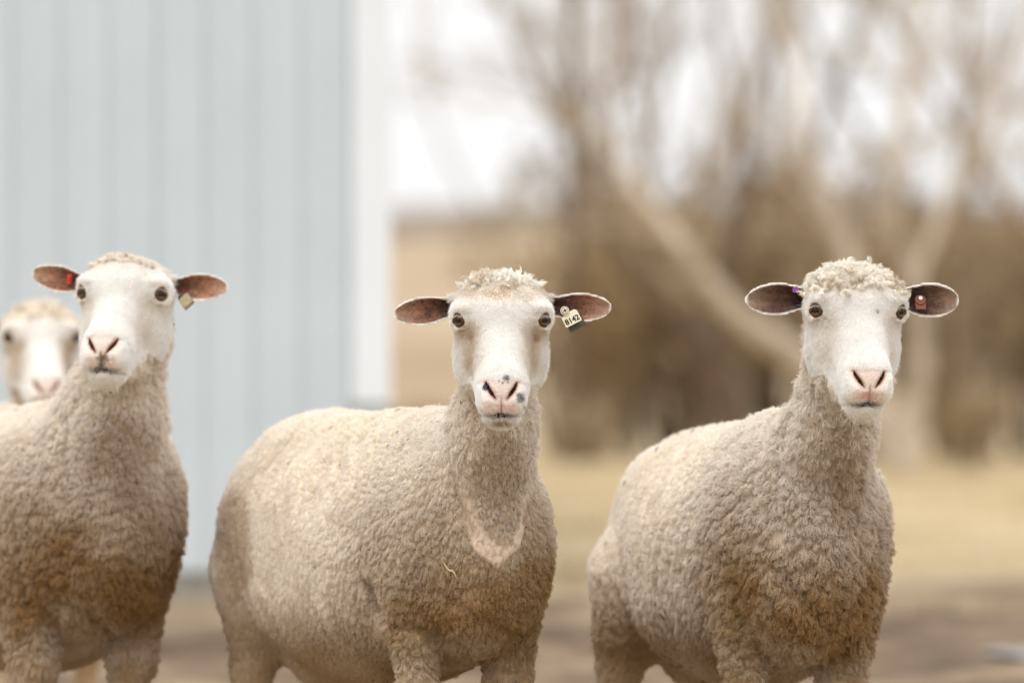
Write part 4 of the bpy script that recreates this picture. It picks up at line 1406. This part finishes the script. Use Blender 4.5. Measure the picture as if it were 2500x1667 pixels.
LEFTS = dict(seed=200, lock=(0.0096, 0.46), at=(-0.915, 11.05), yaw=22, head=tuple(zx(284, 678, 10.5)), hrot=(-9, 11, 1.5), scale=1.05, neck_r=(0.118, 0.083, 0.066), yellow=0.4,
    ear_a=dict(tip=(-0.186, -0.03, 0.045)), ear_b=dict(tip=(0.186, -0.05, 0.030)), ear_in=(0.48, 0.245, 0.145), ear_deep=(0.15, 0.055, 0.035),
    body=dict(barrel_c=(-0.07, 0, 0.45), with_b=(-0.38, 0, 0.59), with_a=(0.24, 0, 0.63), rump_c=(-0.35, 0, 0.50), chest_r=(0.25, 0.16, 0.195), sh_c=(0.255, 0.115, 0.50), brisket_c=(0.32, 0, 0.425), spread={1: (-0.032, 0.0)}),
    curl=0.75, crown=0.056, knot=dict(locks=200, len=0.013), soil_shade=(0.40, 0.25, 0.115),
    brown_patch=[brown_px(290, 1130, 50, 100, 0.55, 0.2), brown_px(280, 1040, 105, 130, 0.4, 0.2), brown_px(370, 1330, 70, 60, 0.8, 0.1), brown_px(180, 1400, 70, 60, 0.5, 0.1)],
    relief=[fold_px([(395, 1090), (405, 1200), (400, 1300), (360, 1360)], 15, 0.016, 0.1), fold_px([(140, 960), (150, 1080), (150, 1160)], 14, 0.014, 0.05), fold_px([(130, 1380), (190, 1400), (250, 1450)], 13, 0.014, 0.1), fold_px([(30, 1180), (40, 1300), (60, 1400)], 14, 0.014)],
    spots=[(0.004, -0.146, 0.015, 0.013, (0.24, 0.15, 0.08), 1.0), (0.0, -0.156, 0.010, 0.006, GREY, 0.8)])
RIGHTS = dict(seed=300, at=(0.446, 10.50), yaw=13, head=tuple(zx(1968, 715, 9.9)), hrot=(6, 2, 1), yellow=0.3,
    ear_a=dict(tip=(-0.19, -0.045, 0.018), h=0.028), ear_b=dict(tip=(0.19, -0.045, 0.024), h=0.030), curl=1.0, wool_len=0.0090, lock=(0.0118, 0.50),
    ear_in=(0.20, 0.11, 0.07), ear_deep=(0.035, 0.012, 0.010), pink=(0.70, 0.47, 0.40),
    crown=0.046, knot=dict(locks=340, len=0.022, strands=22, fat=0.0019, curl=0.0042, col=(0.85, 0.81, 0.73), front=0.006),
    body=dict(barrel_c=(-0.07, 0, 0.455), barrel_r=(0.45, 0.195, 0.235), rump_c=(-0.35, 0, 0.50), rump_r=(0.20, 0.16, 0.19), with_b=(-0.38, 0, 0.59), spread={-1: (0.0, 0.035), 1: (-0.03, 0.0)}),
    bald=[blob_px(1782, 1240, 30, 34, 0.45, 0.1)],
    brown_patch=[brown_px(1940, 1130, 60, 130, 0.6, 0.2), brown_px(1920, 1080, 95, 170, 0.4, 0.2), brown_px(1880, 1320, 80, 50, 0.3, 0.2)],
    relief=[fold_px([(1588, 1240), (1598, 1370), (1625, 1450), (1640, 1560)], 22, 0.018), fold_px([(1790, 930), (1756, 1010), (1736, 1080), (1724, 1160)], 10, 0.014), fold_px([(1830, 900), (1800, 1000), (1785, 1120)], 10, 0.010),
        fold_px([(1690, 1010), (1670, 1100), (1664, 1220)], 9, 0.009), fold_px([(1640, 1010), (1622, 1120), (1616, 1250)], 8, 0.008), fold_px([(1560, 1080), (1540, 1180), (1534, 1300)], 8, 0.007),
        fold_px([(1780, 1300), (1840, 1370), (1880, 1420)], 13, 0.012, 0.1), fold_px([(2010, 1260), (1990, 1340), (1950, 1400)], 12, 0.010, 0.1), fold_px([(1960, 1180), (2000, 1230)], 10, 0.008, 0.1)],
    spots=[(0.0, -0.150, 0.022, 0.012, (0.55, 0.30, 0.24), 0.7), (0.026, 0.0, 0.006, 0.006, TAN, 0.8)])
BACKS = dict(seed=400, at=(-1.15, 13.1), yaw=20, head=tuple(zx(95, 775, 12.4)), hrot=(9, 6, 0),
    ear_a=dict(tip=(-0.186, -0.03, 0.02)), ear_b=dict(tip=(0.186, -0.05, 0.02)), n_wool=70000, n_face=40000, coarse=0.015, fine=0.0055, crown=0.04, knot=dict(locks=120, len=0.02))
FLOCK = {}
for key, P, lab in (('mid', MIDDLE, 'shorn white sheep in the middle with a numbered ear tag and grey spotted nose'),
                    ('left', LEFTS, 'sheep at left with a small red tag in one ear, standing before the barn'),
                    ('right', RIGHTS, 'curly fleeced sheep furthest right with a woolly tuft on its head'),
                    ('back', BACKS, 'sheep peering out from behind the left sheep, cut by the picture edge')):
    FLOCK[key] = Sheep(P).build()
    tag(FLOCK[key].root, lab, 'sheep', 'sheep facing the camera')

# ------------------------------------------------------------------ ear tags, straw and other small things
def surf(s, u, v, rad=7.0):
    """front-most point of a sheep at a sketch position, with its normal"""
    U, W = uvpx(s.v)
    m = np.where(np.hypot(U - u, W - v) < rad)[0]
    if len(m) == 0: m = np.argsort(np.hypot(U - u, W - v))[:6]
    i = m[np.argmin(s.v[m, 1])]
    return s.v[i].astype(float), s.n[i].astype(float)

def plate(name, outline, thick, o, ex, ey, mat, parent, bev=0.0):
    """flat moulded plate: outline in (ex, ey) metres round o"""
    ez = np.cross(ex, ey)
    n = len(outline)
    c = np.mean(outline, 0)
    rings = [(1.0, 0.0), (1.0, thick * 0.7), (0.93, thick)]
    V, F = [], []
    for k, z in rings:
        for a in outline:
            q = c + (np.array(a) - c) * k
            V.append(o + ex * q[0] + ey * q[1] + ez * z)
    for r in range(len(rings) - 1):
        for i in range(n):
            j = (i + 1) % n
            F.append((r * n + i, r * n + j, (r + 1) * n + j, (r + 1) * n + i))
    me = bpy.data.meshes.new(name)
    F.append(tuple(range(n - 1, -1, -1))); F.append(tuple(range((len(rings) - 1) * n, len(rings) * n)))
    me.from_pydata([tuple(v) for v in V], [], F); me.update()
    return link(name, me, mat, parent)

def frame(rot, tilt=(0, 0)):
    """axes of a plate facing the camera, turned by rot degrees, then tilted"""
    M = Matrix.Rotation(R(tilt[1]), 3, 'Z') @ Matrix.Rotation(R(tilt[0]), 3, 'X') @ Matrix.Rotation(R(-rot), 3, 'Y')
    ex = np.array(M @ Vector((1, 0, 0))); ey = np.array(M @ Vector((0, 0, 1)))
    return ex, ey

def disc(r, n=20):
    return [(r * math.cos(2 * math.pi * k / n), r * math.sin(2 * math.pi * k / n)) for k in range(n)]

def text_mesh(txt, size, o, ex, ey, mat, parent, name):
    cu = bpy.data.curves.new('t', 'FONT'); cu.body = txt; cu.size = size; cu.extrude = 0.0003
    cu.align_x = 'CENTER'; cu.align_y = 'CENTER'; cu.offset = 0.00035
    ob = bpy.data.objects.new('t', cu); COL.objects.link(ob)
    dg = bpy.context.evaluated_depsgraph_get(); dg.update()
    me = bpy.data.meshes.new_from_object(ob.evaluated_get(dg)); me.name = name
    bpy.data.objects.remove(ob)
    me.materials.clear()
    ez = np.cross(ex, ey)
    M = np.stack([ex, ey, ez], 1)
    for v in me.vertices:
        v.co = Vector(o + M @ np.array(v.co))
    return link(name, me, mat, parent)

def middle_tag():
    s = FLOCK['mid']
    p, n = surf(s, 1312, 728)
    o = zx(1312, 731, p[1] - 0.012)
    root = empty('ear_tag', tuple(o)); root.parent = s.root; root.matrix_parent_inverse = s.root.matrix_basis.inverted()
    ex, ey = frame(27, (-12, 6)); ez = np.cross(ex, ey)
    out = [(-0.0150, -0.0115), (0.0140, -0.0115), (0.0155, -0.0100), (0.0155, 0.0080), (0.0120, 0.0120), (-0.0060, 0.0120), (-0.0155, 0.0070), (-0.0160, -0.0105)]
    plate('tag_plate', out, 0.0016, o, ex, ey, TAGM, root)
    text_mesh('8142', 0.0135, o + ez * 0.0019 - ey * 0.0035, ex, ey, INK, root, 'tag_number')
    ob = zx(1297, 714, p[1] - 0.013)
    plate('tag_button', disc(0.0078), 0.003, ob, ex, ey, TAGM, root)
    plate('button_mark', disc(0.0062), 0.0003, ob + ez * 0.0031, ex, ey, INK, root)
    plate('button_rim', disc(0.0052), 0.0003, ob + ez * 0.0035, ex, ey, TAGM, root)
    for w, h in ((0.0009, 0.0034), (0.0034, 0.0009)):
        plate('button_mark', [(-w, -h), (w, -h), (w, h), (-w, h)], 0.0003, ob + ez * (0.0039 + 0.0004 * (w > h)), ex, ey, INK, root)
    o2 = zx(1322, 741, p[1] - 0.001)
    plate('tag_back', out, 0.0014, o2, ex, ey, TAGDK, root)
    # moss green stud deep in the other ear
middle_tag()

def left_tags():
    s = FLOCK['left']
    p, n = surf(s, 425, 690, 9)
    o = zx(426, 690, p[1] - 0.012)
    root = empty('ear_tag', tuple(o)); root.parent = s.root; root.matrix_parent_inverse = s.root.matrix_basis.inverted()
    ex, ey = frame(38, (0, 35)); ez = np.cross(ex, ey)
    out = [(-0.012, -0.010), (0.012, -0.010), (0.012, 0.007), (0.008, 0.010), (-0.008, 0.010), (-0.012, 0.007)]
    plate('tag_plate', out, 0.0016, o, ex, ey, plain('tag_plastic_dull', (0.46, 0.39, 0.24), 0.5, 0.3, 0.2, 150), root)
    plate('tag_button', disc(0.007), 0.003, zx(416, 684, p[1] - 0.010), ex, ey, TAGDK, root)
    plate('tag_back', out, 0.0014, zx(430, 694, p[1] - 0.009), ex, ey, plain('tag_plastic_brown', (0.20, 0.15, 0.07), 0.5), root)
    p, n = surf(s, 160, 640, 9)
    o = zx(159, 641, p[1] - 0.006)
    r2 = empty('ear_tag', tuple(o)); r2.parent = s.root; r2.matrix_parent_inverse = s.root.matrix_basis.inverted()
    ex, ey = frame(-8, (0, -20))
    red = plain('tag_plastic_red', (0.48, 0.05, 0.04), 0.5)
    plate('tag_plate', [(-0.0045, -0.009), (0.0045, -0.009), (0.005, 0.008), (0.002, 0.010), (-0.003, 0.010), (-0.005, 0.007)], 0.002, o, ex, ey, red, r2)
    plate('tag_button', disc(0.004, 12), 0.002, o + np.array([0, -0.002, 0.004]), ex, ey, red, r2)
left_tags()

def right_tags():
    s = FLOCK['right']
    p, n = surf(s, 1828, 668, 10)
    o = zx(1828, 666, p[1] - 0.006)
    r1 = empty('ear_tag', tuple(o)); r1.parent = s.root; r1.matrix_parent_inverse = s.root.matrix_basis.inverted()
    ex, ey = frame(0, (0, -15))
    pur = plain('tag_plastic_purple', (0.24, 0.06, 0.27), 0.5)
    plate('tag_plate', [(-0.0055, -0.0045), (0.0055, -0.0045), (0.006, 0.003), (0.003, 0.005), (-0.004, 0.005), (-0.006, 0.002)], 0.002, o, ex, ey, pur, r1)
    plate('tag_button', disc(0.003, 12), 0.0015, o + np.array([0, -0.002, 0]), ex, ey, pur, r1)
    p, n = surf(s, 2113, 690, 10)
    o = zx(2113, 690, p[1] - 0.008)
    r2 = empty('ear_tag', tuple(o)); r2.parent = s.root; r2.matrix_parent_inverse = s.root.matrix_basis.inverted()
    org = plain('tag_plastic_orange', (0.17, 0.03, 0.012), 0.3, 0.5)
    ex, ey = frame(0, (-25, 10)); ez = np.cross(ex, ey)
    plate('tag_button', disc(0.0100), 0.004, o, ex, ey, org, r2)
    plate('tag_glint', disc(0.0036, 14), 0.003, o + ez * 0.004 + ey * 0.002, ex, ey, plain('tag_glint_white', (0.82, 0.78, 0.72), 0.3), r2)  # white disc standing in for the highlight on the button
    plate('tag_plate', [(-0.009, -0.012), (0.009, -0.012), (0.010, 0.002), (-0.010, 0.002)], 0.0015, o - ey * 0.006 + ez * 0.0005, ex, ey, org, r2)
right_tags()

STRAW = plain('straw', (0.62, 0.50, 0.28), 0.6, 0.3, 0.15, 90)
TWIGB = plain('hay_brown', (0.13, 0.085, 0.04), 0.8, 0.2, 0.2, 90)
def bit(name, s, pts, r, mat, label, cat, group=None, lift=0.009):
    P3 = []
    for u, v in pts:
        p, n = surf(s, u, v, 6)
        P3.append(p + n * lift)
    path = smooth_path(P3, 8)
    v, f = tubes([(path, np.concatenate([np.linspace(r * 0.5, r, 4), np.linspace(r, r * 0.25, 4)]), 5)])
    o = link(name, mesh_np(name, v, f), mat)
    tag(o, label, cat, group)
bit('straw', FLOCK['mid'], [(1020, 1288), (1031, 1306), (1040, 1317), (1054, 1330)], 0.0017, STRAW, 'pale straw stuck in the chest wool of the middle sheep', 'straw')
for k, (a, b_) in enumerate([((1548, 998), (1562, 1004)), ((1600, 985), (1615, 978)), ((1640, 968), (1652, 962)), ((1505, 1040), (1520, 1030)), ((1588, 1000), (1596, 990)), ((1660, 975), (1668, 968))]):
    bit('hay_bit', FLOCK['right'], [a, ((a[0] + b_[0]) / 2 + 1, (a[1] + b_[1]) / 2 - 1), b_], 0.0013, TWIGB, 'tiny dark hay fragment on the back of the right sheep, %s from its rump' % ['second', 'fourth', 'fifth', 'first', 'third', 'sixth'][k], 'hay', 'hay bits on the right sheep', 0.010)
bit('dirt_strand', FLOCK['right'], [(1950, 1445), (1951, 1465), (1949, 1490), (1953, 1515)], 0.0026, TWIGB, 'dark matted strand hanging on the leg of the right sheep', 'strand')
